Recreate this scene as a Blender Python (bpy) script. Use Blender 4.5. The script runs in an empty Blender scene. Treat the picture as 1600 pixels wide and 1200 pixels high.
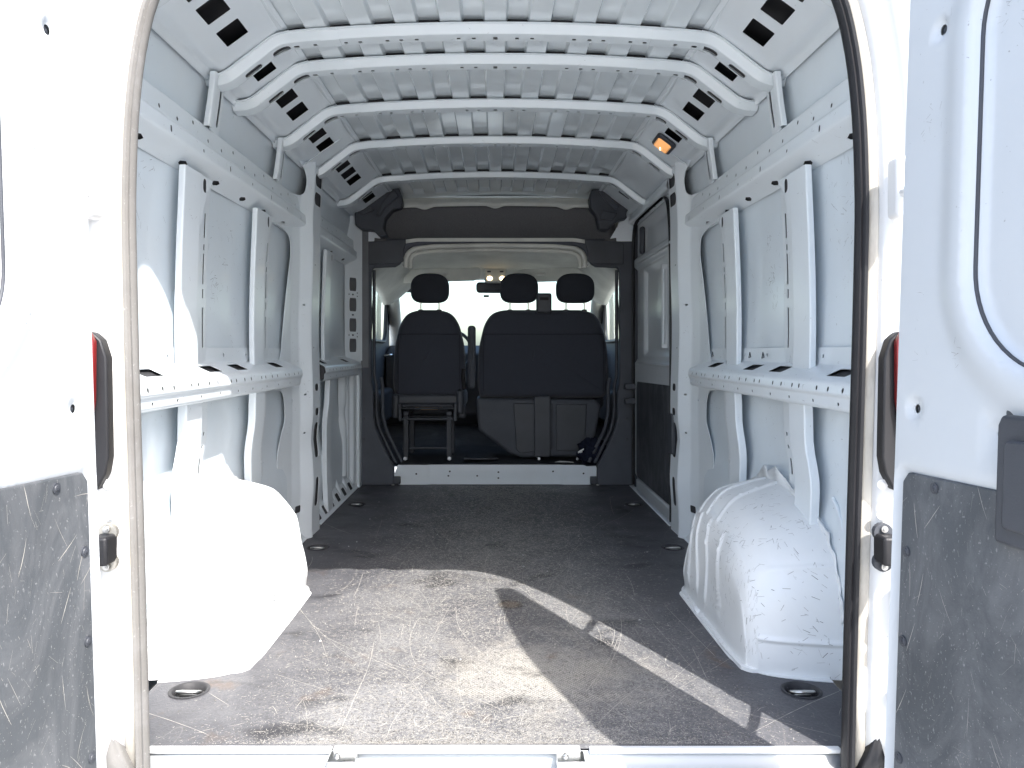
import bpy, bmesh, math, random
from mathutils import Vector, Matrix
from mathutils.geometry import delaunay_2d_cdt
random.seed(7)
R = math.radians
S = bpy.context.scene
C = S.collection

# ------------------------------------------------------------------ camera, sky, sun, exposure
cd = bpy.data.cameras.new("camera"); cam = bpy.data.objects.new("camera", cd); C.objects.link(cam)
cam.location = (0, 0, 0.885); cam.rotation_euler = (R(90), 0, 0)
cd.sensor_width = 36; cd.lens = 27; cd.shift_x = 26/1600; cd.shift_y = -52/1600
cd.clip_start = 0.02; cd.clip_end = 2000
S.camera = cam
SUN = Vector((-0.78, 1.47, -1.83))              # the way the light travels
w = bpy.data.worlds.new("World"); S.world = w; w.use_nodes = True
nt = w.node_tree; bg = nt.nodes['Background']
sky = nt.nodes.new('ShaderNodeTexSky'); sky.sky_type = 'NISHITA'; sky.sun_disc = False
elev = math.atan2(-SUN.z, math.hypot(SUN.x, SUN.y))
sky.sun_elevation = elev; sky.sun_rotation = math.atan2(-SUN.x, -SUN.y)
sky.air_density = 1.0; sky.dust_density = 2.5; sky.ozone_density = 1.0
nt.links.new(sky.outputs[0], bg.inputs[0]); bg.inputs[1].default_value = 0.15
sl = bpy.data.lights.new("sun", 'SUN'); sl.energy = 3.1; sl.angle = R(0.5); sl.color = (1.0, 0.968, 0.925)
so = bpy.data.objects.new("sun", sl); C.objects.link(so)
so.rotation_euler = SUN.to_track_quat('-Z', 'Y').to_euler(); so.location = (3, -6, 8)
S.view_settings.view_transform = 'Standard'; S.view_settings.look = 'None'; S.view_settings.gamma = 1
S.view_settings.exposure = 1.84
try:
    S.cycles.max_bounces = 14; S.cycles.diffuse_bounces = 9; S.cycles.glossy_bounces = 5; S.cycles.transparent_max_bounces = 12
except Exception: pass

# ------------------------------------------------------------------ materials
M = {}
class NT:
    def __init__(s, name):
        s.m = bpy.data.materials.new(name); s.m.use_nodes = True
        s.t = s.m.node_tree; s.b = s.t.nodes['Principled BSDF']; M[name] = s.m
        s.co = s.t.nodes.new('ShaderNodeTexCoord').outputs['Object']
    def n(s, ty, **k):
        o = s.t.nodes.new(ty)
        for a, v in k.items(): setattr(o, a, v)
        return o
    def lk(s, a, b): s.t.links.new(a, b)
    def mapped(s, scale=(1,1,1), rot=(0,0,0), loc=(0,0,0)):
        o = s.n('ShaderNodeMapping'); s.lk(s.co, o.inputs[0])
        o.inputs['Scale'].default_value = scale; o.inputs['Rotation'].default_value = rot; o.inputs['Location'].default_value = loc
        return o.outputs[0]
    def noise(s, sc, det=3, rough=.55, dist=0, vec=None, out=0):
        o = s.n('ShaderNodeTexNoise'); s.lk(vec or s.co, o.inputs['Vector'])
        o.inputs['Scale'].default_value = sc; o.inputs['Detail'].default_value = det
        o.inputs['Roughness'].default_value = rough; o.inputs['Distortion'].default_value = dist
        return o.outputs[out]
    def ramp(s, fac, *pts):
        o = s.n('ShaderNodeValToRGB'); s.lk(fac, o.inputs[0]); e = o.color_ramp.elements
        while len(e) < len(pts): e.new(.5)
        for k, (p, c) in enumerate(pts):
            e[k].position = p; e[k].color = (c, c, c, 1) if not isinstance(c, tuple) else (*c, 1)
        return o.outputs[0]
    def math(s, op, a, b=None, c=None):
        o = s.n('ShaderNodeMath', operation=op)
        for k, v in enumerate((a, b, c)):
            if v is None: continue
            if isinstance(v, (int, float)): o.inputs[k].default_value = v
            else: s.lk(v, o.inputs[k])
        return o.outputs[0]
    def mix(s, f, a, b):
        o = s.n('ShaderNodeMix', data_type='RGBA')
        if isinstance(f, (int, float)): o.inputs[0].default_value = f
        else: s.lk(f, o.inputs[0])
        for k, v in ((6, a), (7, b)):
            if isinstance(v, tuple): o.inputs[k].default_value = (*v, 1)
            else: s.lk(v, o.inputs[k])
        return o.outputs[2]
    def scratch(s, sc, width, mask_lo, mask_hi, vec=None, msc=2.0, seed=0):
        """thin iso-lines of a noise, kept only in patches"""
        v = vec or s.mapped(loc=(seed*3.1, seed*1.7, seed*.9))
        a = s.noise(sc, 2, .5, .15, v)
        d = s.math('ABSOLUTE', s.math('SUBTRACT', a, .5))
        l = s.ramp(d, (0, 1.0), (width, 0.0))
        m = s.ramp(s.noise(msc, 3, .6, 0, s.mapped(loc=(seed*5+1, 2, seed))), (mask_lo, 0.0), (mask_hi, 1.0))
        return s.math('MULTIPLY', l, m)
    def bump(s, h, st=.3, dist=.002):
        o = s.n('ShaderNodeBump'); o.inputs['Strength'].default_value = st; o.inputs['Distance'].default_value = dist
        s.lk(h, o.inputs['Height']); s.lk(o.outputs[0], s.b.inputs['Normal'])
    def set(s, col=None, rough=None, metal=None, coat=None, spec=None):
        for k, v in (('Base Color', col), ('Roughness', rough), ('Metallic', metal), ('Coat Weight', coat), ('Specular IOR Level', spec)):
            if v is None: continue
            if isinstance(v, tuple): s.b.inputs[k].default_value = (*v, 1)
            elif isinstance(v, (int, float)): s.b.inputs[k].default_value = v
            else: s.lk(v, s.b.inputs[k])
        return s

def paint(name, col, chips=.5, rough=.28, dirt=.12, seed=0, tint=(.40,.36,.30)):
    m = NT(name)
    fleck = m.ramp(m.noise(95, 2, .6), (.725, 0.0), (.74, 1.0))
    fm = m.ramp(m.noise(2.2, 2, .5, 0, m.mapped(loc=(seed, 4, 9))), (.5, 0.0), (.6, 1.0))
    allc = m.math('MULTIPLY', m.math('MULTIPLY', fleck, fm), chips)
    d = m.ramp(m.noise(2.7, 6, .65, .4, m.mapped(loc=(seed*2, 0, 3))), (.35, 0.0), (.95, dirt*1.4))
    d2 = m.ramp(m.noise(14, 5, .7, .2), (.5, 0.0), (.9, dirt))
    base = m.mix(m.math('MAXIMUM', d, d2), col, tint)
    m.set(m.mix(allc, base, (.12, .115, .11)), m.ramp(m.noise(5, 3), (.3, rough*.9), (.8, rough*1.25)), coat=.25)
    m.b.inputs['Coat Roughness'].default_value = .12
    m.bump(m.noise(7, 1, .5), .08, .004)
    return m
WH = (.725, .775, .810)
paint('white_paint', WH, .35, .34, .10, 0)
paint('skin_paint', (.685, .748, .795), .75, .33, .12, 3)
paint('arch_paint', (.78, .80, .81), 1.0, .34, .16, 5)
paint('roof_paint', (.685, .740, .770), .25, .13, .10, 8)
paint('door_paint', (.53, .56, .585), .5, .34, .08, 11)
paint('outer_paint', (.78, .79, .79), .1, .2, .03, 13)
paint('pillar_paint', (.72, .72, .715), .4, .35, .22, 15, (.45, .40, .33))

# black moulded plastic
def plastic(name, col, rough=.55, grain=.25, scr=0, spec=.4):
    m = NT(name)
    c = col
    base = m.mix(m.ramp(m.noise(5, 5, .6), (.3, 0.0), (.8, .6)), c, tuple(min(1, k*1.6+.006) for k in c))
    if scr:
        s = m.ramp(m.noise(170, 2, .6, 0, m.mapped((1,1,.7))), (.64, 0.0), (.74, .9))
        fog = m.ramp(m.noise(3.5, 6, .7, 1.2, m.mapped((1,1.6,.8))), (.45, 0.0), (.8, .40))
        base = m.mix(fog, base, (.30, .30, .31))
        base = m.mix(m.math('MULTIPLY', s, scr), base, (.42, .42, .42))
    m.set(base, rough, spec=spec)
    m.bump(m.noise(320, 2, .6), grain, .0012)
    return m
plastic('black_plastic', (.042, .046, .055), .5)
plastic('door_liner', (.058, .064, .071), .6, .4, .40)
plastic('slide_liner', (.022, .025, .031), .5, .3, .25)
plastic('trim_dark', (.055, .060, .072), .65)
plastic('rubber_black', (.010, .010, .012), .5, .3, 0)
plastic('shade_grey', (.13, .135, .145), .7)
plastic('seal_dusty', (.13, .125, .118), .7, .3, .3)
plastic('mat_rubber', (.040, .042, .048), .45, .5, .3)
plastic('greige_trim', (.52, .52, .48), .7, .4)
plastic('cup_and_shade_dark', (.03, .03, .033), .6)  # lashing cups; also the painted shade behind holes and slots
plastic('belt_black', (.012, .012, .014), .75)
plastic('label_white', (.6, .6, .58), .5)
m = NT('cream_strip'); m.set(m.mix(m.ramp(m.noise(20, 5, .7, .5, m.mapped((1,1,.25))), (.42, 0.0), (.7, .75)), (.55, .52, .46), (.33, .30, .26)), .6)
m.bump(m.noise(60, 3), .3, .002)
m = NT('seat_fabric')
wv = m.noise(900, 1, .5)
m.set(m.mix(m.ramp(wv, (.4, 0.0), (.6, 1.0)), (.035, .038, .050), (.062, .067, .085)), .92, spec=.15)
m.b.inputs['Sheen Weight'].default_value = .25
m.bump(m.math('ADD', wv, m.noise(7, 3)), .35, .002)
m = NT('seat_fabric_plain')
wv = m.noise(1200, 1, .5)
m.set(m.mix(wv, (.028, .031, .040), (.046, .050, .062)), .95, spec=.12); m.bump(m.math('ADD', wv, m.noise(9, 3)), .3, .002)
m = NT('header_cloth')
m.set(m.mix(m.ramp(m.noise(420, 2), (.35, 0.0), (.65, 1.0)), (.10, .10, .104), (.17, .168, .172)), .95, spec=.1)
m.bump(m.noise(420, 2), .3, .001)
m = NT('metal'); m.set((.55, .55, .54), m.ramp(m.noise(40, 4), (.3, .25), (.8, .5)), 1.0)
m = NT('zinc'); m.set(m.mix(m.noise(30, 5, .7), (.30, .29, .26), (.52, .50, .46)), .45, .75)
m = NT('chrome'); m.set((.8, .8, .8), .12, 1.0)
m = NT('red_lens'); m.set((.16, .008, .008), .3, coat=.4)
m = NT('wood_box'); m.set(m.mix(m.noise(18, 4), (.30, .2, .12), (.42, .30, .2)), .7)
m = NT('paper'); m.set(m.mix(m.noise(12, 3), (.68, .68, .66), (.78, .78, .77)), .8)
m = NT('cloth_dark'); m.set(m.mix(m.noise(40, 3), (.008, .009, .018), (.022, .026, .045)), .95, spec=.1); m.bump(m.noise(60, 3), .4, .003)
def lampmat(name, col, st):
    m = NT(name); m.set((.55,.38,.2), .3); m.b.inputs['Emission Color'].default_value = (*col, 1); m.b.inputs['Emission Strength'].default_value = st
    return m
lampmat('lamp_warm', (1.0, .42, .12), .22); lampmat('lamp_hot', (1.0, .72, .36), 1.6); lampmat('cab_lamp_glow', (1.0, .80, .5), 2.2)
# clear glass: a thin pane
g = NT('glass'); t = g.t
tr = g.n('ShaderNodeBsdfTransparent'); tr.inputs[0].default_value = (.86, .93, .90, 1)
gl = g.n('ShaderNodeBsdfGlossy'); gl.inputs['Roughness'].default_value = .02
lw = g.n('ShaderNodeLayerWeight'); lw.inputs[0].default_value = .5
fr_ = g.math('ADD', g.math('MULTIPLY', g.math('POWER', lw.outputs['Facing'], 5.0), .9), .05)
mx = g.n('ShaderNodeMixShader'); g.lk(fr_, mx.inputs[0]); g.lk(tr.outputs[0], mx.inputs[1]); g.lk(gl.outputs[0], mx.inputs[2])
g.lk(mx.outputs[0], t.nodes['Material Output'].inputs[0])

# worn load floor: dark coated board, scratches, dust, rubbed-through mesh print, oil and rust spots
m = NT('load_floor')
fine = m.noise(120, 3, .7, .8, m.mapped((1, .8, 1)))
fibre = m.scratch(60, .045, .30, .42, m.mapped((1, .6, 1), (0, 0, .5)), 1.5, 4)
fibre2 = m.scratch(75, .05, .30, .42, m.mapped((.6, 1, 1), (0, 0, -.4)), 1.5, 9)
big1 = m.scratch(1.6, .0011, .42, .55, m.mapped((1.5, .8, 1), (0, 0, .5)), 1.3, 2)
big2 = m.scratch(2.0, .0012, .46, .56, m.mapped((1.8, .6, 1), (0, 0, -.35)), 1.6, 5)
big3 = m.scratch(4.5, .002, .5, .58, m.mapped((1, 1.5, 1), (0, 0, 1.1)), 1.7, 7)
sep = m.n('ShaderNodeSeparateXYZ'); m.lk(m.co, sep.inputs[0])
# wear strongest along the middle, near the doors
wx = m.ramp(m.math('ABSOLUTE', m.math('ADD', sep.outputs[0], m.math('MULTIPLY', m.math('SUBTRACT', m.noise(3.0, 4), .5), .5))), (.34, 1.0), (.78, .0))
wy = m.ramp(m.math('DIVIDE', sep.outputs[1], 6.0), (.33, 1.0), (.60, .22), (.80, .10))
blot = m.ramp(m.noise(2.2, 6, .68, .7), (.34, .1), (.66, 1.0))
wear = m.math('MULTIPLY', m.math('MULTIPLY', wx, wy), blot)
base = m.mix(m.ramp(m.noise(3.0, 5, .65), (.3, 0.0), (.75, 1.0)), (.050, .051, .060), (.088, .088, .098))
fleck = m.math('MAXIMUM', m.math('MULTIPLY', m.math('MAXIMUM', fibre, fibre2), .9), m.ramp(fine, (.50, 0.0), (.68, .8)))
c1 = m.mix(m.math('MULTIPLY', fleck, m.math('ADD', m.math('MULTIPLY', wear, .75), .05)), base, (.36, .355, .345))
c1 = m.mix(m.math('MULTIPLY', wear, .50), c1, (.255, .256, .256))
# the pale patch where the top coat has rubbed through to a square mesh
vx = m.math('SUBTRACT', sep.outputs[0], .12); vy = m.math('SUBTRACT', sep.outputs[1], 2.12)
rr = m.math('SQRT', m.math('ADD', m.math('MULTIPLY', m.math('MULTIPLY', vx, vx), 5.5), m.math('MULTIPLY', m.math('MULTIPLY', vy, vy), 8.0)))
pt = m.ramp(m.math('ADD', rr, m.math('MULTIPLY', m.math('SUBTRACT', m.noise(5.0, 7, .72, .9), .5), 2.2)), (.20, 1.0), (.80, 0.0))
ck = m.math('MULTIPLY', m.math('SINE', m.math('MULTIPLY', sep.outputs[0], 620)), m.math('SINE', m.math('MULTIPLY', sep.outputs[1], 560)))
mesh_ = m.ramp(ck, (.25, .25), (.60, 1.0))
c2 = m.mix(m.math('MULTIPLY', m.math('MULTIPLY', pt, mesh_), .85), c1, (.54, .50, .42))
for b_, k_ in ((big1, .18), (big2, .18), (big3, .15)):
    c2 = m.mix(m.math('MULTIPLY', b_, k_), c2, (.34, .32, .29))
rust = m.ramp(m.noise(6.0, 5, .6, .5, m.mapped(loc=(4, 2, 0))), (.61, 0.0), (.72, .55))
c2 = m.mix(m.math('MULTIPLY', rust, wy), c2, (.12, .075, .045))
oil = m.ramp(m.noise(3.6, 3, .5, .3, m.mapped((1, 1.4, 1), loc=(7, 1, 0))), (.61, 0.0), (.69, .75))
c2 = m.mix(oil, c2, (.018, .018, .021))
# a round, dried brown spot
sx = m.math('SUBTRACT', sep.outputs[0], .052); sy = m.math('SUBTRACT', sep.outputs[1], 2.68)
rs = m.math('SQRT', m.math('ADD', m.math('MULTIPLY', sx, sx), m.math('MULTIPLY', sy, sy)))
rs = m.math('ADD', rs, m.math('MULTIPLY', m.math('SUBTRACT', m.noise(30, 3), .5), .03))
c2 = m.mix(m.ramp(rs, (.034, .75), (.042, 1.0), (.047, 0.0)), c2, m.mix(m.ramp(rs, (.028, 0.0), (.036, 1.0)), (.13, .09, .055), (.03, .022, .018)))
m.set(c2, m.ramp(m.noise(5, 4), (.3, .42), (.8, .62)), spec=.35)
m.bump(m.math('ADD', fine, m.math('MULTIPLY', fibre, .6)), .35, .0015)

m = NT('concrete_lot')
m.set(m.mix(m.noise(1.3, 8, .65), (.34, .335, .32), (.46, .45, .43)), .85); m.bump(m.noise(40, 5), .4, .01)

# ------------------------------------------------------------------ mesh helpers
def link(name, me, mat, parent, smooth=40):
    o = bpy.data.objects.new(name, me); C.objects.link(o)
    if mat: me.materials.append(M[mat])
    if parent: o.parent = parent
    if smooth:
        for p in me.polygons: p.use_smooth = True
        try: me.set_sharp_from_angle(angle=R(smooth))
        except Exception: pass
    return o
def from_bm(name, bm, mat, parent, smooth=40):
    bmesh.ops.recalc_face_normals(bm, faces=bm.faces[:])
    me = bpy.data.meshes.new(name); bm.to_mesh(me); bm.free()
    return link(name, me, mat, parent, smooth)
def solid(o, th, off=0):
    md = o.modifiers.new('thickness', 'SOLIDIFY'); md.thickness = th; md.offset = off
    return o
def wn(o):
    md = o.modifiers.new('weighted', 'WEIGHTED_NORMAL'); md.mode = 'FACE_AREA'; md.keep_sharp = True; md.weight = 80
    return o
def bevel(o, w_, seg=2):
    md = o.modifiers.new('bevel', 'BEVEL'); md.width = w_; md.segments = seg; md.limit_method = 'ANGLE'; md.angle_limit = R(35)
    return o
def inside(poly, x, y):
    r = False; n = len(poly); j = n-1
    for i in range(n):
        xi, yi = poly[i]; xj, yj = poly[j]
        if (yi > y) != (yj > y) and x < (xj-xi)*(y-yi)/(yj-yi)+xi: r = not r
        j = i
    return r
def rrect(cx, cy, w_, h_, r, n=4):
    r = min(r, w_/2*.999, h_/2*.999); p = []
    for k, (sx_, sy_) in enumerate(((1,1), (-1,1), (-1,-1), (1,-1))):
        ox, oy = cx+sx_*(w_/2-r), cy+sy_*(h_/2-r)
        for i in range(n+1):
            a = R(90)*(k+i/n); p.append((ox+r*math.cos(a), oy+r*math.sin(a)))
    return p
def box2(x0, x1, y0, y1): return [(x0,y0), (x1,y0), (x1,y1), (x0,y1)]
def fillet(pts, r, n=4):
    """round the corners of an open polyline (any dimension)"""
    P = [Vector(p) for p in pts]; out = [P[0]]
    for i in range(1, len(P)-1):
        a = P[i-1]-P[i]; b = P[i+1]-P[i]
        k = min(r, a.length*.48, b.length*.48)
        p0 = P[i]+a.normalized()*k; p2 = P[i]+b.normalized()*k
        for j in range(n+1):
            t_ = j/n; out.append(p0*(1-t_)**2 + P[i]*2*t_*(1-t_) + p2*t_**2)
    out.append(P[-1]); return out
def interp(pts, x):
    if x <= pts[0][0]: return pts[0][1]
    for (a, va), (b, vb) in zip(pts, pts[1:]):
        if x <= b: return va+(vb-va)*(x-a)/(b-a) if b > a else vb
    return pts[-1][1]
def sstep(a, b, x):
    if a == b: return float(x > a)
    t_ = max(0, min(1, (x-a)/(b-a))); return t_*t_*(3-2*t_)
def sheet(name, outline, holes, fmap, mat, parent, ulines=(), vlines=(), th=.0015, smooth=40, off=0):
    """flat pattern with real cut-outs, folded or bent by fmap(u, v)"""
    V = []; E = []
    def loop(p):
        s_ = len(V); V.extend(Vector(q) for q in p); E.extend((s_+i, s_+(i+1) % len(p)) for i in range(len(p)))
    loop(outline)
    for h in holes: loop(h)
    us = [p[0] for p in outline]; vs = [p[1] for p in outline]
    u0, u1, v0, v1 = min(us), max(us), min(vs), max(vs)
    for u in ulines:
        if u0+1e-5 < u < u1-1e-5: V.extend((Vector((u, v0)), Vector((u, v1)))); E.append((len(V)-2, len(V)-1))
    for v in vlines:
        if v0+1e-5 < v < v1-1e-5: V.extend((Vector((u0, v)), Vector((u1, v)))); E.append((len(V)-2, len(V)-1))
    vo, eo, fo, _, _, _ = delaunay_2d_cdt(V, E, [], 0, 1e-6)
    hb = [(min(p[0] for p in h), max(p[0] for p in h), min(p[1] for p in h), max(p[1] for p in h), h) for h in holes]
    F = []
    for f in fo:
        cx = sum(vo[i][0] for i in f)/len(f); cy = sum(vo[i][1] for i in f)/len(f)
        if not inside(outline, cx, cy): continue
        if any(a < cx < b and c < cy < d and inside(h, cx, cy) for a, b, c, d, h in hb): continue
        F.append(f)
    me = bpy.data.meshes.new(name); me.from_pydata([fmap(p[0], p[1]) for p in vo], [], F); me.update()
    bm = bmesh.new(); bm.from_mesh(me); bmesh.ops.delete(bm, geom=[v for v in bm.verts if not v.link_faces], context='VERTS')
    bmesh.ops.recalc_face_normals(bm, faces=bm.faces[:])
    if th:
        bm.normal_update()
        bmesh.ops.solidify(bm, geom=bm.faces[:], thickness=th)
        bmesh.ops.recalc_face_normals(bm, faces=bm.faces[:])
    bm.to_mesh(me); bm.free()
    o = link(name, me, mat, parent, smooth)
    if th: wn(o)
    return o
def arclen(pts):
    L = [0]
    for a, b in zip(pts, pts[1:]): L.append(L[-1]+(Vector(b)-Vector(a)).length)
    return L
def along(pts, L, s):
    s = max(0, min(L[-1], s))
    for i in range(len(L)-1):
        if s <= L[i+1] or i == len(L)-2:
            t_ = (s-L[i])/max(1e-9, L[i+1]-L[i]); return Vector(pts[i]).lerp(Vector(pts[i+1]), t_), i, t_
def rail(name, cross, y0, y1, sgn, mat, parent, holes=(), ends=None, shiftx=None, r=.006):
    """section in (X outward, z), drawn along Y. holes are in (arc length, Y)."""
    cr = fillet(cross, r, 3); L = arclen(cr)
    def f(u, v):
        p, _, _ = along(cr, L, u)
        dx = shiftx(v) if shiftx else 0
        return (sgn*(p[0]+dx), v, p[1])
    return sheet(name, box2(0, L[-1], y0, y1), holes, f, mat, parent, ulines=L[1:-1], vlines=[y0+(y1-y0)*k/8 for k in range(1, 8)] if shiftx else ())
def arc_at(cross, i, t_):     # arc length near a point between section points i and i+1
    L = arclen(cross); return L[i]+(L[i+1]-L[i])*t_
def post(name, cross, z0, z1, sgn, mat, parent, holes=(), lean=None, wav=None, back=None):
    """section in (Y, X outward), drawn along z. holes in (arc, z)."""
    cr = fillet(cross, .006, 3); L = arclen(cr)
    def f(u, v):
        p, _, _ = along(cr, L, u)
        return (sgn*(p[1]+(lean(v) if lean else 0)), p[0]+(wav(v) if wav else 0), v)
    n = max(4, int((z1-z0)/.035))
    o = sheet(name, box2(0, L[-1], z0, z1), holes, f, mat, parent, ulines=L[1:-1], vlines=[z0+(z1-z0)*k/n for k in range(1, n)])
    if back is not None:      # dark strip behind the slotted flange, painted as shade in the slots
        def fbk(u, v):
            q = f(u, v); return (q[0]+sgn*.0055, q[1], q[2])
        sheet('post_slot_shade', box2(back-.013, back+.013, z0+.02, z1-.02), [], fbk, 'cup_and_shade_dark', o, vlines=[z0+(z1-z0)*k/n for k in range(1, n)], th=.001)
    return o
def grid(name, us, vs, f, mat, parent, smooth=40, th=0):
    V = [f(u, v) for v in vs for u in us]; n = len(us)
    F = [(j*n+i, j*n+i+1, (j+1)*n+i+1, (j+1)*n+i) for j in range(len(vs)-1) for i in range(n-1)]
    me = bpy.data.meshes.new(name); me.from_pydata(V, [], F); me.update()
    o = link(name, me, mat, parent, smooth)
    if th: solid(o, th)
    return o
def lin(a, b, n): return [a+(b-a)*i/n for i in range(n+1)]
def add_box(bm, c, s, rot=None):
    mt = Matrix.Translation(c) @ (rot.to_4x4() if rot else Matrix()) @ Matrix.Diagonal((*s, 1))
    bmesh.ops.create_cube(bm, size=1, matrix=mt)
def box(name, c, s, mat, parent, bv=.003, rot=None, seg=2):
    bm = bmesh.new(); add_box(bm, c, s, rot); o = from_bm(name, bm, mat, parent)
    if bv: bevel(o, bv, seg)
    return o
def add_tube(bm, pts, r, n=8, closed=False):
    P = [Vector(p) for p in pts]; rings = []
    up = None
    for i, p in enumerate(P):
        a = P[(i-1) % len(P)] if (closed or i) else P[0]; b = P[(i+1) % len(P)] if (closed or i < len(P)-1) else P[-1]
        d = (b-a).normalized()
        if up is None: up = d.orthogonal().normalized()
        up = (up-d*up.dot(d)).normalized(); sd = d.cross(up)
        rr_ = r[i] if isinstance(r, (list, tuple)) else r
        rings.append([bm.verts.new(p+up*rr_*math.cos(2*math.pi*k/n)+sd*rr_*math.sin(2*math.pi*k/n)) for k in range(n)])
    m_ = len(rings)
    for i in range(m_ if closed else m_-1):
        for k in range(n):
            try: bm.faces.new((rings[i][k], rings[i][(k+1) % n], rings[(i+1) % m_][(k+1) % n], rings[(i+1) % m_][k]))
            except ValueError: pass
    if not closed:
        bm.faces.new(rings[0][::-1]); bm.faces.new(rings[-1])
def tube(name, pts, r, mat, parent, n=8, closed=False):
    bm = bmesh.new(); add_tube(bm, pts, r, n, closed); return from_bm(name, bm, mat, parent, 60)
def add_cyl(bm, c, d, r, h, n=20, r2=None):
    q = Vector(d).normalized().to_track_quat('Z', 'Y').to_matrix().to_4x4()
    bmesh.ops.create_cone(bm, cap_ends=True, segments=n, radius1=r, radius2=r if r2 is None else r2, depth=h, matrix=Matrix.Translation(c) @ q)
def bolt(name, c, d, r, mat, parent, h=.006):
    bm = bmesh.new(); d = Vector(d).normalized(); c = Vector(c)
    add_cyl(bm, c+d*h*.25, d, r, h*.5, 18); add_cyl(bm, c+d*h*.6, d, r*.72, h*.5, 18, r*.55); add_cyl(bm, c+d*h*.9, d, r*.3, h*.3, 6)
    return from_bm(name, bm, mat, parent, 30)
def prism(name, outline, f3, depth, mat, parent, bv=.004, holes=(), seg=2):
    """closed outline in (a, b), placed by f3(a, b, d) with d from 0 to depth"""
    o = sheet(name, outline, list(holes), lambda a, b: f3(a, b, 0), mat, parent, th=0, smooth=35)
    bm = bmesh.new(); bm.from_mesh(o.data)
    bmesh.ops.dissolve_limit(bm, angle_limit=.01, verts=bm.verts[:], edges=bm.edges[:])
    ex = bmesh.ops.extrude_face_region(bm, geom=bm.faces[:])
    d = Vector(f3(0, 0, depth))-Vector(f3(0, 0, 0))
    bmesh.ops.translate(bm, vec=d, verts=[g_ for g_ in ex['geom'] if isinstance(g_, bmesh.types.BMVert)])
    bmesh.ops.recalc_face_normals(bm, faces=bm.faces[:]); bm.to_mesh(o.data); bm.free()
    for p in o.data.polygons: p.use_smooth = True
    o.data.set_sharp_from_angle(angle=R(35))
    if bv: bevel(o, bv, seg)
    return o
def sweep(name, path, cross, frames, mat, parent, smooth=40, closed_cross=False, th=0):
    """path of points, frames (A, B) per point, cross points (a, b)"""
    V = []; n = len(cross); F = []
    for p, (A, B) in zip(path, frames):
        for a, b in cross: V.append(Vector(p)+A*a+B*b)
    for i in range(len(path)-1):
        for k in range(n if closed_cross else n-1):
            k2 = (k+1) % n; F.append((i*n+k, i*n+k2, (i+1)*n+k2, (i+1)*n+k))
    me = bpy.data.meshes.new(name); me.from_pydata(V, [], F); me.update()
    bm = bmesh.new(); bm.from_mesh(me); bmesh.ops.recalc_face_normals(bm, faces=bm.faces[:]); bm.to_mesh(me); bm.free()
    o = link(name, me, mat, parent, smooth)
    if th: solid(o, th)
    return o
def pillow(name, outline, f3, depth, r, mat, parent, n=6):
    """a padded shape: outline in (a, b), depth along d with rounded edges"""
    cx = sum(p[0] for p in outline)/len(outline); cy = sum(p[1] for p in outline)/len(outline)
    m_ = len(outline)
    def inset(k):
        out = []
        for i in range(m_):
            p = Vector(outline[i]); a = Vector(outline[i-1]); b = Vector(outline[(i+1) % m_])
            t_ = (b-a).normalized(); nn = Vector((-t_.y, t_.x)); nn = nn if nn.dot(Vector((cx, cy))-p) > 0 else -nn
            out.append(p+nn*k)
        return out
    rings = []
    for i in range(n+1):
        a = R(90)*i/n; rings.append((inset(r*(1-math.sin(a))), r*(1-math.cos(a))))
    for i in range(n+1):
        a = R(90)*(1-i/n); rings.append((inset(r*(1-math.sin(a))), depth-r*(1-math.cos(a))))
    bm = bmesh.new(); vr = []
    for ring, d in rings: vr.append([bm.verts.new(f3(p[0], p[1], d)) for p in ring])
    for A, B in zip(vr, vr[1:]):
        for i in range(m_): bm.faces.new((A[i], A[(i+1) % m_], B[(i+1) % m_], B[i]))
    for ring, d, sg in ((vr[0], 0, -1), (vr[-1], depth, 1)):
        prev = ring; pts = rings[0][0] if sg < 0 else rings[-1][0]
        for s_ in (.75, .45, .2):
            new = [bm.verts.new(f3(cx+(p[0]-cx)*s_, cy+(p[1]-cy)*s_, d+sg*.012*(1-s_*s_))) for p in pts]
            for i in range(m_): bm.faces.new((prev[i], prev[(i+1) % m_], new[(i+1) % m_], new[i]))
            prev = new
        bm.faces.new(prev)
    return from_bm(name, bm, mat, parent, 80)
def tag(o, label, cat, kind=None, group=None):
    if label: o['label'] = label
    if cat: o['category'] = cat
    if kind: o['kind'] = kind
    if group: o['group'] = group
    return o
def lab(o, s): o['label'] = s; return o

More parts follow.
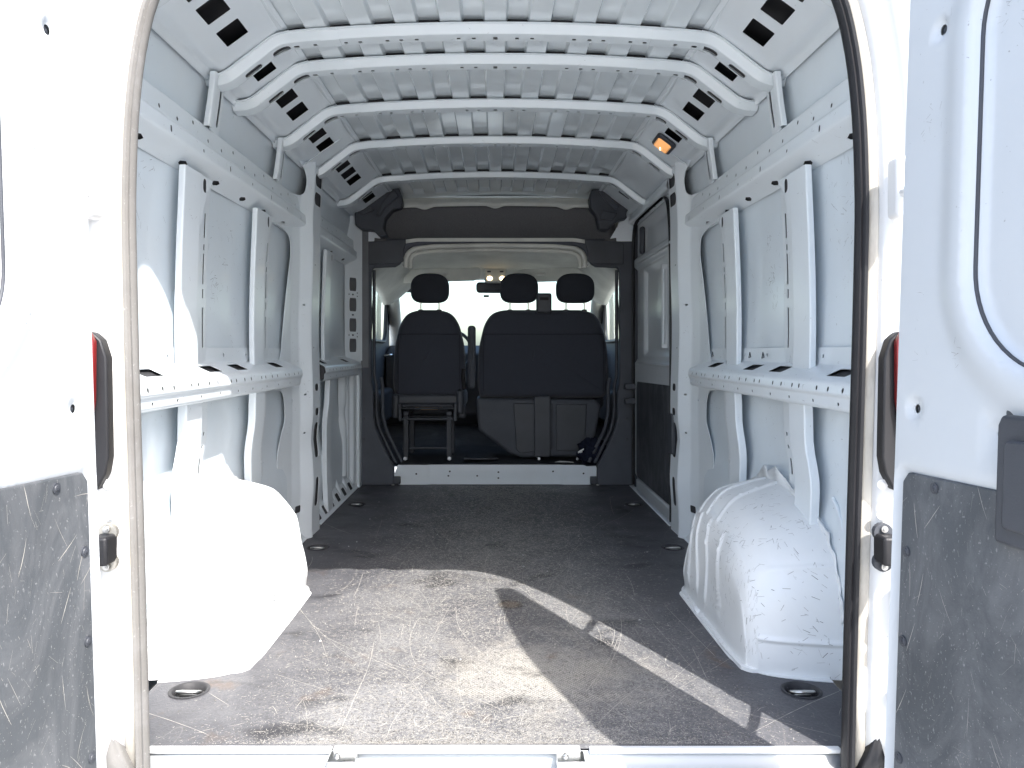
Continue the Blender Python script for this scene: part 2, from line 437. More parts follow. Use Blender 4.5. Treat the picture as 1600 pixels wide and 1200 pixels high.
# ------------------------------------------------------------------ scratches and chips as thin slivers lying on the surface
from mathutils.bvhtree import BVHTree
def bvh(objs):
    V = []; F = []
    for o in objs:
        k = len(V); V += [v.co.copy() for v in o.data.vertices]; F += [tuple(k+i for i in p.vertices) for p in o.data.polygons]
    return BVHTree.FromPolygons(V, F)
def decals(name, tree, specs, mat, parent, lift=.0009):
    """specs: (origin, direction, length, width, angle, curl)"""
    V = []; F = []
    for org, d, ln, wd, ang, curl in specs:
        h, n, _, _ = tree.ray_cast(Vector(org), Vector(d).normalized())
        if h is None: continue
        if n.dot(Vector(d)) > 0: n = -n
        t_ = Vector((0, 0, 1)) if abs(n.z) < .9 else Vector((0, 1, 0))
        a = (t_-n*t_.dot(n)).normalized(); b = n.cross(a)
        k = max(1, int(ln/.02)); p = h.copy(); th = ang; L_ = []
        for i in range(k+1):
            q = tree.find_nearest(p, .08)
            if q[0] is None: break
            nn = q[1] if q[1].dot(n) > 0 else -q[1]
            dr = a*math.cos(th)+b*math.sin(th); dr = (dr-nn*dr.dot(nn)).normalized()
            sd = nn.cross(dr)*(wd*.5*(1 if 0 < i < k else .25)*random.uniform(.5, 1.2))
            c = q[0]+nn*lift; L_.append((c-sd, c+sd)); p = q[0]+dr*(ln/k); th += curl/k+random.uniform(-.02, .02)
        if len(L_) < 2: continue
        s0 = len(V)
        for x, y in L_: V += [x, y]
        F += [(s0+2*i, s0+2*i+1, s0+2*i+3, s0+2*i+2) for i in range(len(L_)-1)]
    me = bpy.data.meshes.new(name); me.from_pydata(V, [], F); me.update()
    o = link(name, me, mat, parent, 0); o['kind'] = 'stuff'
    return o
def clusters(n, yr, zr, side, ln=(.004, .018), wd=(.0012, .003), spread=.05, per=(2, 9)):
    out = []
    for _ in range(n):
        cy, cz = random.uniform(*yr), random.uniform(*zr); base = random.uniform(0, 3.14)
        for _ in range(random.randint(*per)):
            y = cy+random.gauss(0, spread); z = cz+random.gauss(0, spread)
            out.append(((side*.3, y, z), (side, 0, 0), random.uniform(*ln), random.uniform(*wd), base+random.gauss(0, .6), random.uniform(-1, 1)))
    return out
m = NT('chip_dark'); m.set(m.mix(m.noise(60, 2), (.035, .035, .035), (.14, .13, .12)), .7)
m = NT('chip_grey'); m.set(m.mix(m.noise(60, 2), (.22, .21, .20), (.42, .41, .39)), .7)
m = NT('scratch_pale'); m.set(m.mix(m.noise(50, 3), (.22, .215, .20), (.58, .55, .50)), .75)

# ------------------------------------------------------------------ ground
GZ = -.58
gr = grid('ground', lin(-600, 600, 12), lin(-600, 600, 12), lambda u, v: (u, v, GZ), 'concrete_lot', None, 0)
tag(gr, 'pale sunlit concrete lot under and around the van', None, 'structure')

van = bpy.data.objects.new('cargo_van', None); C.objects.link(van); van.location = (0, 0, 0)
tag(van, 'empty white cargo van seen through its open rear doors, scratched dark floor', 'van')

# ------------------------------------------------------------------ load floor with lashing cups
TIE = [(sx_*.797, y) for y in (2.0, 3.45, 4.42) for sx_ in (-1, 1)]
def circ(cx, cy, r, n=28): return [(cx+r*math.cos(2*math.pi*i/n), cy+r*math.sin(2*math.pi*i/n)) for i in range(n)]
fl = sheet('load_floor', [(-.90,1.72),(.90,1.72),(.90,5.13),(-.90,5.13)], [circ(x, y, .046) for x, y in TIE],
           lambda u, v: (u, v, 0), 'load_floor', van, th=.006)
lab(fl, 'dark load floor covered in pale scratches and scuffs')
for x, y in TIE:
    bm = bmesh.new()
    pr = [(.052, .002), (.047, .004), (.043, .001), (.040, -.016), (.0001, -.019)]
    rg = [[bm.verts.new((x+r_*math.cos(2*math.pi*i/28), y+r_*math.sin(2*math.pi*i/28), z)) for i in range(28)] for r_, z in pr]
    for A, B in zip(rg, rg[1:]):
        for i in range(28): bm.faces.new((A[i], A[(i+1) % 28], B[(i+1) % 28], B[i]))
    cup = from_bm('lashing_cup', bm, 'cup_and_shade_dark', van, 60)
    rp = [(x+.030*math.cos(a)*(1 if abs(math.cos(a)) < .99 else 1), y+.020*math.sin(a)-.004, -.002-.008*math.sin(a)) for a in [2*math.pi*i/20 for i in range(20)]]
    tube('lashing_ring', rp, .0045, 'metal', cup, 8, True)
    box('ring_plate', (x, y+.004, -.009), (.046, .026, .008), 'metal', cup, .003)
# small specks stuck on the floor, and the floor screws
for k in range(26):
    x = random.uniform(-.75, .75); y = random.uniform(2.0, 4.9)
    if abs(x) > .62 and 1.95 < y < 3.1: continue
    bm = bmesh.new(); add_cyl(bm, (x, y, .001), (0, 0, 1), random.uniform(.003, .006), .003, 10, .002)
    from_bm('floor_rivet', bm, 'metal', van)

# under floor and outer shell, so that the body is closed
box('underbody', (0, 3.4, -.075), (1.86, 3.36, .10), 'black_plastic', van, .01)
# ------------------------------------------------------------------ rear sill
cs = [(1.40,-.30),(1.40,-.055),(1.46,-.045),(1.66,-.036),(1.705,-.036),(1.72,-.010)]
cs = fillet(cs, .012, 3)
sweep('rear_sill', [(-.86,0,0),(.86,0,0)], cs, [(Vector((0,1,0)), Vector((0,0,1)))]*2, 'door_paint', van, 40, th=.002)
box('sill_trim', (-.57, 1.716, -.006), (.41, .018, .012), 'outer_paint', van, .003)
box('sill_trim', (.49, 1.716, -.006), (.56, .018, .012), 'outer_paint', van, .003)
box('sill_trim', (-.085, 1.703, .001), (.545, .018, .012), 'outer_paint', van, .003)
for x in (-.335, .165):
    st = box('door_striker', (x, 1.682, -.012), (.062, .05, .018), 'metal', van, .003)
    bolt('striker_bolt', (x-.012, 1.682, -.003), (0, 0, 1), .008, 'metal', st, .006)
bp = box('rear_bumper', (0, 1.33, -.33), (1.7, .22, .20), 'black_plastic', van, .03, seg=4)

# ------------------------------------------------------------------ rear opening: body frame, rubber seal, cream strip
half = [(.772, -.03), (.777, .2), (.785, .5), (.797, .9), (.804, 1.2), (.799, 1.38), (.786, 1.52), (.760, 1.645), (.712, 1.745), (.64, 1.802), (.54, 1.828), (.3, 1.84)]
full = [(-x, z) for x, z in half] + [(0, 1.843)] + [(x, z) for x, z in reversed(half)]
full = [tuple(v) for v in fillet(full, .06, 3)]
def frames2(pts):
    out = []
    for i in range(len(pts)):
        a = Vector(pts[max(0, i-1)]); b = Vector(pts[min(len(pts)-1, i+1)]); t_ = (b-a).normalized()
        nn = Vector((-t_.y, t_.x))         # outward: path runs left-bottom, over the top, to right-bottom
        out.append((Vector((nn.x, 0, nn.y)), Vector((0, 1, 0))))
    return out
path3 = [Vector((x, 0, z)) for x, z in full]; FR = frames2(full)
lx = .0
cross = [(.17,1.86),(.13,1.80),(.060,1.745),(.014,1.70),(.004,1.69),(.010,1.682),(.022,1.680),(.030,1.668),(.036,1.650),(.052,1.642),(.064,1.630),(.072,1.612),(.095,1.600),(.120,1.590),(.16,1.575),(.185,1.580),(.20,1.60),(.205,1.66),(.205,1.9)]
cross = [tuple(v) for v in fillet(cross, .01, 2)]
rf = sweep('rear_frame', path3, cross, FR, 'pillar_paint', van, 50, th=.002)
lab(rf, 'white body frame around the rear door opening')
bead = [(-.013,1.690),(-.016,1.682),(-.015,1.672),(-.010,1.665),(-.005,1.668),(-.001,1.662),(.005,1.660),(.009,1.668),(.009,1.690),(.002,1.700),(-.008,1.699)]
nh = len(path3)//2
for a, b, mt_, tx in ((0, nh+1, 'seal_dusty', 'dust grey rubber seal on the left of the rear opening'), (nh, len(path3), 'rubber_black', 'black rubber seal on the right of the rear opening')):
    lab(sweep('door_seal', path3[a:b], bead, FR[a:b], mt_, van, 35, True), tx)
strip = [(.0095,1.694),(.0095,1.672),(.013,1.668),(.027,1.664),(.029,1.668),(.029,1.684)]
for a, b, q in ((0, nh+1, 1), (nh, len(path3), 0)):
    pp = path3[a:b]; ff = FR[a:b]
    s = sweep('seal_strip', pp, strip, ff, 'cream_strip', van, 35, th=.001)
# ------------------------------------------------------------------ outer shell
def shell(sgn):
    win = rrect(6.02, 1.27, .95, .62, .12)
    def f(u, v): return (sgn*(1.005 - .07*sstep(1.2, 1.95, v) - .02*sstep(.5, -.3, v)), u, v)
    return sheet('side_panel', box2(1.6, 6.75, -.35, 1.93), [win], f, 'outer_paint', van, vlines=lin(-.35, 1.93, 16), th=.002)
for sg in (-1, 1): lab(shell(sg), 'outer white side of the body')
crt = fillet([(-.935,1.93),(-.93,2.0),(-.80,2.05),(0,2.07),(.80,2.05),(.93,2.0),(.935,1.93)], .05, 4)
grid('roof_skin', range(len(crt)), [1.55, 3, 5, 6.0, 6.45], lambda u, v: (crt[u][0], v, crt[u][1]-.35*max(0, v-5.3)**1.5*.6), 'outer_paint', van, th=.002)

# ------------------------------------------------------------------ load area side walls
def tum(z):      # the body sides lean in towards the top
    return -.035*sstep(1.45, 1.80, z)
SKIN = .957
def skin(sgn, y0, y1, z0, z1, mat='skin_paint'):
    def f(v, z):
        x = SKIN+tum(z)-.022*sstep(.50, .30, z)+.006*math.sin((z-.8)/.65*math.pi)*(.8 < z < 1.45)
        x += .004*math.sin(v*9)*math.sin(z*7)
        return (sgn*x, v, z)
    return grid('side_skin', lin(y0, y1, 40), lin(z0, z1, 40), f, mat, van)
skin(-1, 1.80, 5.05, 0, 1.80); skin(1, 1.80, 3.84, 0, 1.80)

UPR = [(.953,1.594),(.912,1.594),(.908,1.532),(.890,1.520),(.888,1.478),(.898,1.468),(.953,1.428)]
SHF = [(.953,.895),(.950,.844),(.872,.809),(.863,.801),(.858,.774),(.866,.768),(.868,.738),(.876,.732),(.950,.722)]
def slot(c, y, w_, h_, r=None, n=3): return rrect(c, y, h_, w_, r if r is not None else min(w_, h_)/2.05, n)
def upper_rail(sgn, y0, y1):
    H = []
    a1 = arc_at(UPR, 1, .5); a2 = arc_at(UPR, 3, .5); a3 = arc_at(UPR, 5, .55); a4 = arc_at(UPR, 1, .15)
    y = y0+.16; k = 0
    while y < y1-.05:
        H.append(slot(a1+(.012 if k % 3 else -.012), y, .013, .013)); 
        if k % 2: H.append(slot(a2, y+.03, .012, .020 if k % 4 == 1 else .012))
        y += .118; k += 1
    for yy in (2.0, 2.29, 2.56, 2.83, 3.08, 3.36, 4.02, 4.35, 4.7):
        if y0+.05 < yy < y1-.05: H.append([(a3-.012, yy), (a3-.004, yy-.028), (a3+.005, yy-.024), (a3+.012, yy), (a3+.005, yy+.024), (a3-.004, yy+.028)])
    return rail('upper_rail', UPR, y0, y1, sgn, 'white_paint', van, H)
def shelf(sgn, y0, y1, sq):
    H = []
    at = arc_at(SHF, 1, .5); af = arc_at(SHF, 3, .5); al = arc_at(SHF, 5, .5); ab = arc_at(SHF, 0, .5)
    for yy in sq: H.append(rrect(at, yy, .046, .115, .006, 2))
    y = y0+.10; k = 0
    while y < y1-.04:
        H.append(slot(af, y, .013, .014))
        if k % 2 == 0: H.append(slot(al, y+.04, .012, .009))
        if k % 3 == 0: H.append(slot(ab, y+.05, .014, .012))
        y += (.085, .07, .12, .05)[k % 4]; k += 1
    o = rail('shelf_rail', SHF, y0, y1, sgn, 'white_paint', van, H)
    return o
for sg in (-1, 1):
    upper_rail(sg, 1.80, 3.62); shelf(sg, 1.80, 3.42, (2.01, 2.45, 2.71, 3.17))
    for y0_, y1_ in ((1.81, 3.41),)+(((3.90, 4.92),) if sg < 0 else ()):
        prism('cavity_shade', [(.872,.745),(.868,.794),(.876,.802),(.946,.833),(.945,.734),(.876,.740)], lambda a, b, d: (sg*a, y0_+d, b), y1_-y0_, 'cup_and_shade_dark', van, 0)  # solid dark filler, stands in for the shade inside the rails
        prism('cavity_shade', [(.918,1.586),(.916,1.530),(.897,1.516),(.896,1.480),(.905,1.474),(.950,1.441),(.950,1.586)], lambda a, b, d: (sg*a, y0_+d, b), y1_-y0_, 'cup_and_shade_dark', van, 0)
upper_rail(-1, 3.89, 4.93); shelf(-1, 3.89, 4.93, (4.02, 4.62))

# lettering-free triangle marks stamped beside the shelf holes
for px_, zz in ((3.35,.868),(3.12,.862),(2.86,.868),(2.72,.868),(2.46,.858)):
    bm = bmesh.new(); c = Vector((.9475, px_, zz)); s = .011
    tri = [c+Vector((0, -s, -s*.6)), c+Vector((0, s, -s*.9)), c+Vector((0, 0, s))]
    add_tube(bm, tri, .0016, 5, True); from_bm('stamped_triangle', bm, 'black_plastic', van)

def lean_u(z): return .012*(1-sstep(.8, 1.5, z))+.006*math.sin((z-.8)/.65*math.pi)
def mk_post(sgn, y, upper=True, wide=.15):
    if upper:
        cr = [(y+.003,.924),(y,.905),(y+.130,.905),(y+.137,.915),(y+.145,.928),(y+wide+.135,.937),(y+wide+.140,.952)]
        z0, z1 = .822, 1.430
        L = arclen(fillet(cr, .006, 3))[-1]; a = L-.055; H = []
        for zz, hh in ((.96,.13), (1.07,.03), (1.15,.10), (1.22,.02), (1.29,.08)): H.append(rrect(a, zz, .016, hh, .004, 2))
        o = post('wall_post', cr, z0, z1, sgn, 'white_paint', van, H, lean_u, back=a)
        # cup notch where the post meets the upper rail, a dark sheet as its shade
        g0 = y+.132
        gs = [(g0,1.28),(g0+.018,1.28),(g0+.030,1.33),(g0+.060,1.385),(g0+.105,1.432),(g0,1.432)]
        sheet('post_gusset', [tuple(v) for v in fillet(gs+[gs[0]], .01, 3)][:-1], [rrect(g0+.040, 1.404, .034, .044, .016, 4)],
                    lambda u, v: (sgn*(.914+lean_u(v)*.5), u, v), 'white_paint', o, th=.002)
        sheet('notch_shade', rrect(g0+.042, 1.404, .045, .050, .01, 3), [], lambda u, v: (sgn*(.920+lean_u(v)*.5), u, v), 'cup_and_shade_dark', o, th=.001)
    else:
        cr = [(y+.003,.922),(y,.895),(y+.120,.895),(y+.128,.912),(y+.132,.924),(y+.262,.932),(y+.267,.952)]
        L = arclen(fillet(cr, .006, 3))[-1]; a = L-.052
        H = [rrect(a, zz, .015, hh, .004, 2) for zz, hh in ((.62,.012),(.58,.012),(.52,.05),(.44,.012),(.40,.06),(.30,.06),(.2,.05))]
        o = post('wall_post', cr, .0, .735, sgn, 'white_paint', van, H, lambda z: .0+.012*math.sin(z*5), lambda z: -.018*math.exp(-((z-.50)/.07)**2)+.01*math.exp(-((z-.62)/.05)**2), back=a)
    return o
for sg in (-1, 1):
    for y, y2 in ((2.245, 2.215), (2.925, 2.855)): mk_post(sg, y); mk_post(sg, y2, False)
mk_post(-1, 4.13, True, .10); mk_post(-1, 4.13, False)

# main side pillar: one pressed sheet, edge of the two openings rounded, slots in its nose
def pillar(sgn):
    X = fillet([(3.02,.950),(3.38,.938),(3.50,.930),(3.57,.912),(3.635,.872),(3.65,.866),(3.662,.874),(3.68,.876),(3.82,.872),(3.84,.885),(3.88,.955)], .012, 3)
    Xt = [(v[0], v[1]) for v in X]
    edge = [(3.05,.0),(3.38,.02),(3.405,.12),(3.38,.24),(3.32,.34),(3.305,.42),(3.35,.50),(3.41,.57),(3.405,.66),(3.38,.705),(3.30,.715),(3.05,.72),
            (3.05,.82),(3.33,.835),(3.365,.87),(3.40,1.0),(3.45,1.2),(3.485,1.33),(3.475,1.395),(3.40,1.425),(3.05,1.437),
            (3.05,1.60),(3.56,1.605),(3.59,1.62),(3.60,1.68),(3.585,1.735),(3.53,1.768),(3.05,1.775),(3.05,1.82)]
    edge = [tuple(v) for v in fillet(edge, .028, 3)]
    out = [(3.88, 0)] + [(3.88, 1.82)] + edge[::-1]
    H = [rrect(3.75, .707, .060, .036, .016), rrect(3.75, .588, .060, .036, .016), rrect(3.755, .45, .065, .17, .02), rrect(3.745, .20, .055, .14, .02),
         rrect(3.555, .150, .045, .034, .006, 2), rrect(3.75, 1.712, .125, .062, .030, 5), rrect(3.75, 1.622, .125, .062, .030, 5)]
    for yy, zz in ((3.50,.66),(3.49,.10),(3.49,.12),(3.50,.145),(3.60,.68),(3.60,.5),(3.60,1.1),(3.72,.9),(3.72,1.3)): H.append(rrect(yy, zz, .016, .008, .003, 2))
    def f(u, v):
        dx = .010*math.exp(-((v-.47)/.06)**2)*sstep(3.56, 3.64, u)-.010*math.exp(-((v-.25)/.1)**2)*sstep(3.4, 3.55, u)
        dx += .004*math.sin(v*8)*sstep(3.3, 3.5, u)
        t_ = tum(v)*.6
        return (sgn*(interp(Xt, u)+dx+t_), u, v)
    o = sheet('side_pillar', out, H, f, 'white_paint', van, ulines=[v[0] for v in Xt[1:-1]], vlines=lin(0, 1.82, 40)[1:-1], th=.002)
    def fk(u, v):
        q = f(u, v); return (q[0]+sgn*.006, q[1], q[2])
    sheet('pillar_slot_shade', box2(3.68, 3.825, .08, 1.79), [], fk, 'cup_and_shade_dark', o, vlines=lin(.08, 1.79, 30)[1:-1], th=.001)  # dark sheets close behind the cut-outs, shade put in as colour
    sheet('pillar_slot_shade', box2(3.525, 3.585, .125, .175), [], fk, 'cup_and_shade_dark', o, th=.001)
for sg in (-1, 1): pillar(sg)

# upper side: short posts with slots and oval recess, between upper rail and roof side
for sg in (-1, 1):
    for y in (2.40, 3.15):
        cr = [(y+.003,.926),(y,.908),(y+.030,.908),(y+.036,.920),(y+.140,.928),(y+.145,.945)]
        a = arclen(fillet(cr, .006, 3))[-1]-.050
        post('upper_post', cr, 1.590, 1.760, sg, 'white_paint', van, [rrect(a, 1.675, .022, .125, .010, 3)], tum, back=a)
# base rail along the floor: sloped plate with vent slots, left front bay
ventY = (3.91, 4.07, 4.23, 4.40, 4.58, 4.77)
BAS = [(.883,.003),(.893,.008),(.952,.115)]
La = arclen(BAS)
rail('floor_rail', BAS, 3.89, 5.03, -1, 'white_paint', van, [rrect(La[1]+.035, y+.03, .048, .075, .008, 2) for y in ventY], r=.003)
rail('floor_rail', BAS, 3.05, 3.87, -1, 'white_paint', van, [], r=.003)
rail('floor_rail', BAS, 3.05, 3.87, 1, 'white_paint', van, [], r=.003)
for k, y in enumerate(ventY):    # pressed webs beside each vent
    grid('vent_hump', lin(0, 1, 8), lin(0, 1, 6), lambda u, v, y=y: (-(.948-.045*math.sin(v*math.pi*.5+.3)*(1-u)*1.0), y+.115+.05*(v-.5), .02+.13*u+.02*math.sin(v*math.pi)), 'white_paint', van)
rail('vent_backing', [(.893,-.004),(.962,.111)], 3.89, 5.03, -1, 'cup_and_shade_dark', van, r=.001)  # dark strip under the vents, painted shade for their openings
# front left pillar with four oval holes, facing back
def fp(u, v): return (-(.955-.088*u), 4.86+.13*u, v)
Hh = [rrect(.47, z, .40, .085, .038, 6) for z in (1.31, 1.18, 1.05, .92)]
for z in (1.245, .985):
    Hh += [rrect(.47, z, .10, .010, .002, 2), rrect(.25, z, .06, .008, .002, 2), rrect(.72, z+.012, .06, .007, .002, 2), rrect(.72, z-.010, .06, .007, .002, 2)]
Hh += [rrect(.47, 1.115, .12, .010, .002, 2)]
sheet('front_pillar', box2(0, 1, .82, 1.82), Hh, fp, 'white_paint', van, vlines=lin(.82,1.82,6), th=.002)
box('pillar_backing', (-.90, 5.022, 1.3), (.14, .01, 1.05), 'shade_grey', van, 0)  # closes the oval holes; its grey is the shade inside them
cpl = fillet([(4.83,.955),(4.85,.93),(4.88,.93),(4.90,.905),(4.96,.900),(4.97,.88),(5.03,.878)], .008, 3)
post('front_pillar', [(p[0], p[1]) for p in cpl], 0, .82, -1, 'white_paint', van, [slot(.12, .5, .007, .007), slot(.12, .3, .007, .007)])
grid('pillar_beading', lin(0, 1, 10), lin(.12, .80, 20), lambda u, v: (-(.955-.04*math.sin(u*math.pi)*(1-.4*math.exp(-((v-.5)/.05)**2))), 4.66+.12*u+.02*math.exp(-((v-.5)/.06)**2), v), 'white_paint', van)

# ------------------------------------------------------------------ wheel arches
PR = [(-.50,0),(-.50,.05),(-.492,.14),(-.47,.25),(-.42,.335),(-.32,.40),(-.17,.435),(0,.45),(.12,.44),(.23,.40),(.31,.33),(.365,.24),(.40,.13),(.42,0)]
def cat(P, t_):
    n = len(P)-1; x = min(t_*n, n-1e-6); i = int(x); f = x-i
    p = [Vector(P[max(0, min(n, i+k))]) for k in (-1, 0, 1, 2)]
    return .5*((2*p[1])+(-p[0]+p[2])*f+(2*p[0]-5*p[1]+4*p[2]-p[3])*f*f+(-p[0]+3*p[1]-3*p[2]+p[3])*f**3)
ROWS = [(.95,1,1,1),(.90,.99,.97,.985),(.84,.97,.93,.955),(.78,.945,.86,.915),(.740,.92,.77,.845),(.712,.895,.70,.755),(.698,.865,.63,.655),(.691,.82,.55,.56),(.688,.55,.38,.40),(.688,.25,.2,.2),(.688,.0,.0,.0)]
def arch(sgn):
    nu, nv = 300, 84
    def f(u, v):
        p = cat(PR, u)
        x, sr, sf, sz = cat([Vector(r_) for r_ in ROWS], v)
        y = 2.56+p[0]*(sr if p[0] < 0 else sf); z = p[1]*sz
        b = 0
        if v < .93:
            for k, yb in enumerate((2.90, 2.83, 2.75, 2.66, 2.55)):   # pressed beads over the crown and down the inner face
                yb2 = yb-.35*(.95-x)-0.02*k*(x < .71)
                b += math.exp(-((y-yb2)/.0065)**2)
            b *= sstep(.03, .09, z)*(1 if z > .25 or x < .74 else .3)*sstep(.955,.93,x)
        if x > .72: b += .9*math.exp(-((z-.095)/.006)**2)*(y < 2.3)+.45*math.exp(-((z-(.27+.10*(x-.7)))/.006)**2)*(y < 2.3)*(x > .76)
        dn = .0075*b
        inner = sstep(.75, .69, x)
        x -= dn*inner; z += dn*(1-inner)*(y > 2.3); y -= dn*(1-inner)*(y <= 2.3)
        x += .004*math.sin(z*23+y*9)*math.sin(y*13)*(x < .72)
        # foot flange runs out on to the floor
        if z < .012: x -= .012*(x < .72); 
        return (sgn*x, y, z)
    o = grid('wheel_arch', lin(0, 1, nu), lin(0, 1, nv), f, 'arch_paint', van, 60)
    # torn weld flange standing up against the body side
    top = []; bot = []
    rnd = random.Random(3)
    for i in range(90):
        t_ = .16+.68*i/89; p = cat(PR, t_)
        nn = Vector((p[0]*.8, p[1]+.1)).normalized()
        h_ = .012+.004*abs(math.sin(i*.33))+(.010 if i % 17 in (4, 5) else 0)+(.035*math.exp(-((t_-.53)/.03)**2) + .03*math.exp(-((t_-.60)/.018)**2))+rnd.uniform(0, .004)
        bot.append((2.56+p[0]-nn.x*.02, p[1]-nn.y*.02)); top.append((2.56+p[0]+nn.x*h_, p[1]+nn.y*h_))
    V = [(sgn*.936, *b) for b in bot]+[(sgn*(.930+.003*math.sin(k*.9)), *t_) for k, t_ in enumerate(top)]
    F = [(i, i+1, 90+i+1, 90+i) for i in range(89)]
    me = bpy.data.meshes.new('arch_flange'); me.from_pydata(V, [], F); me.update()
    solid(link('arch_flange', me, 'arch_paint', o, 60), .003)
    # foot flange on the floor
    ft = [(2.045,.90),(2.06,.82),(2.09,.735),(2.14,.690),(2.20,.672),(2.5,.668),(2.80,.668),(2.83,.69),(2.87,.78),(2.95,.90)]
    ft = [tuple(v) for v in fillet(ft, .04, 3)]
    sheet('arch_foot', ft, [], lambda u, v: (sgn*v, u, .0035), 'arch_paint', o, th=.003)
    # rub marks, as short raised curls of torn paint
    return o
for sg in (-1, 1): arch(sg)
# diagonal kink behind the right wheel arch on the skin
for sg in (-1, 1):
    tube('body_bead', [(sg*.950, 2.10-.03*k, .02+.0*k+.5*k/8) if False else (sg*.950, 2.02+.20*(k/8)**2*0+.17*(1-math.cos(k/8*1.4)), .06+.42*math.sin(k/8*1.35)) for k in range(9)], .006, 'skin_paint', van)

# ------------------------------------------------------------------ roof: ribs, corrugated panels, side rails
def crown(x): return 1.897+.030*(1-(min(abs(x), .69)/.69)**2)
half_r = [(-.925,1.760),(-.865,1.764),(-.70,1.893)]
mid = [(x, crown(x)) for x in lin(-.62, .62, 14)]
RP = fillet(half_r+mid+[(-x, z) for x, z in reversed(half_r)], .05, 4); RL = arclen(RP)
def rpath(u):
    p, i, t_ = along(RP, RL, u)
    a = Vector(RP[max(0, i-1)]); b = Vector(RP[min(len(RP)-1, i+2)]); d = (b-a).normalized()
    return p, Vector((-d.y, d.x))
def u_of_x(x):
    for i in range(len(RP)-1):
        if RP[i][0] <= x <= RP[i+1][0]:
            return RL[i]+(RL[i+1]-RL[i])*(x-RP[i][0])/max(1e-9, RP[i+1][0]-RP[i][0])
    return RL[-1]
def rib(y, w_=1.0):
    cr = fillet([(-.016,.003),(-.002,.003),(.010,.030),(.060*w_,.033),(.068*w_,.006),(.09*w_,.004)], .0025, 2); L = arclen(cr)
    vb = L[-1]*.52
    H = []
    for X in (.584,.484,.438,.35,.305,.255,.119,.07):
        for s_ in (-1, 1): H.append(rrect(u_of_x(s_*X), vb, .012, .013, .002, 2))
    for s_ in (-1, 1):
        H.append(rrect(u_of_x(s_*.549), vb, .022, .011, .002, 2)); H.append(rrect(u_of_x(s_*.645), vb, .018, .014, .004, 2))
        H.append(rrect(u_of_x(s_*.705), vb, .075, .028, .011, 4)); H.append(rrect(u_of_x(s_*.80), vb, .065, .027, .011, 4))
    H.append(rrect(u_of_x(0), vb, .014, .020, .001, 2))
    def f(u, v):
        p, nn = rpath(u); c, _, _ = along(cr, L, v)
        return (p.x-nn.x*c[1], y+c[0], p.y-nn.y*c[1])
    o = sheet('roof_rib', box2(0, RL[-1], 0, L[-1]), H, f, 'roof_paint', van, ulines=RL[1:-1], vlines=L[1:-1], th=.0016)
    hc = [(.020,-.022),(.013,.000),(.017,.025),(.054,.028),(.060,.004)]; hl_ = arclen(hc)
    def fh(u, v):
        p, nn = rpath(u); c, _, _ = along(hc, hl_, v); return (p.x-nn.x*c[1], y+c[0], p.y-nn.y*c[1])
    sheet('rib_hole_shade', box2(.02, RL[-1]-.02, 0, hl_[-1]), [], fh, 'cup_and_shade_dark', o, ulines=RL[1:-1], vlines=hl_[1:-1], th=.001)  # added dark sheet: shade for the rib's holes and roof gaps
    # end plates lapped over the rib
    for s_ in (-1, 1):
        ua, ub = sorted((u_of_x(s_*.50), u_of_x(s_*.56)))
        def g2(u, v):
            p, nn = rpath(u); c, _, _ = along(cr, L, v); return (p.x-nn.x*(c[1]+.003), y+c[0]-.001, p.y-nn.y*(c[1]+.003))
        sheet('rib_joint', box2(ua, ub, L[-1]*.05, L[-1]*.66), [], g2, 'roof_paint', o, ulines=[(ua+ub)/2], vlines=[l for l in L if L[-1]*.05 < l < L[-1]*.66], th=.0015)
    return o
RIBS = (2.44, 2.695, 3.18, 3.73, 4.466)
for y in RIBS: rib(y)
rib(1.86)
def corr(x):
    t_ = ((x/.142) % 1.0); d = abs(t_-.5)      # 0 at the gap centres, .5 at the low bands
    return 1-sstep(.21, .27, d)
xs = [-.70]
k = -5
edges = []
for c in [(.142*(i+.5)) for i in range(-5, 5)]:
    for e in (-.5*.142, -.27*.142, -.255*.142, -.24*.142, -.225*.142, -.21*.142, 0, .21*.142, .225*.142, .24*.142, .255*.142, .27*.142): edges.append(c+e)
xs = sorted(set([-.70]+[round(e, 5) for e in edges if -.69 < e < .69]+[.70]))
bays = [(1.60,1.86)]+[(1.88, RIBS[0])]+[(a+.06, b) for a, b in zip(RIBS, RIBS[1:])]+[(RIBS[-1]+.06, 5.14)]
for n_, (a, b) in enumerate(bays):
    ys = [a-.04]+lin(a, b+.06, 24)
    def f(x, y, a=a, b=b, n_=n_):
        am = 1.0 if n_ < 3 else sstep(a+.02, a+.045, y)
        am *= 1-sstep(.66, .69, abs(x))
        if n_ == len(bays)-1: am *= 1-sstep(b-.16, b-.12, y)
        return (x, y, crown(x)+.002+.0165*am*corr(x)+.0015*math.sin(y*11+x*4))
    o = grid('roof_panel', xs, ys, f, 'roof_paint', van, 35)
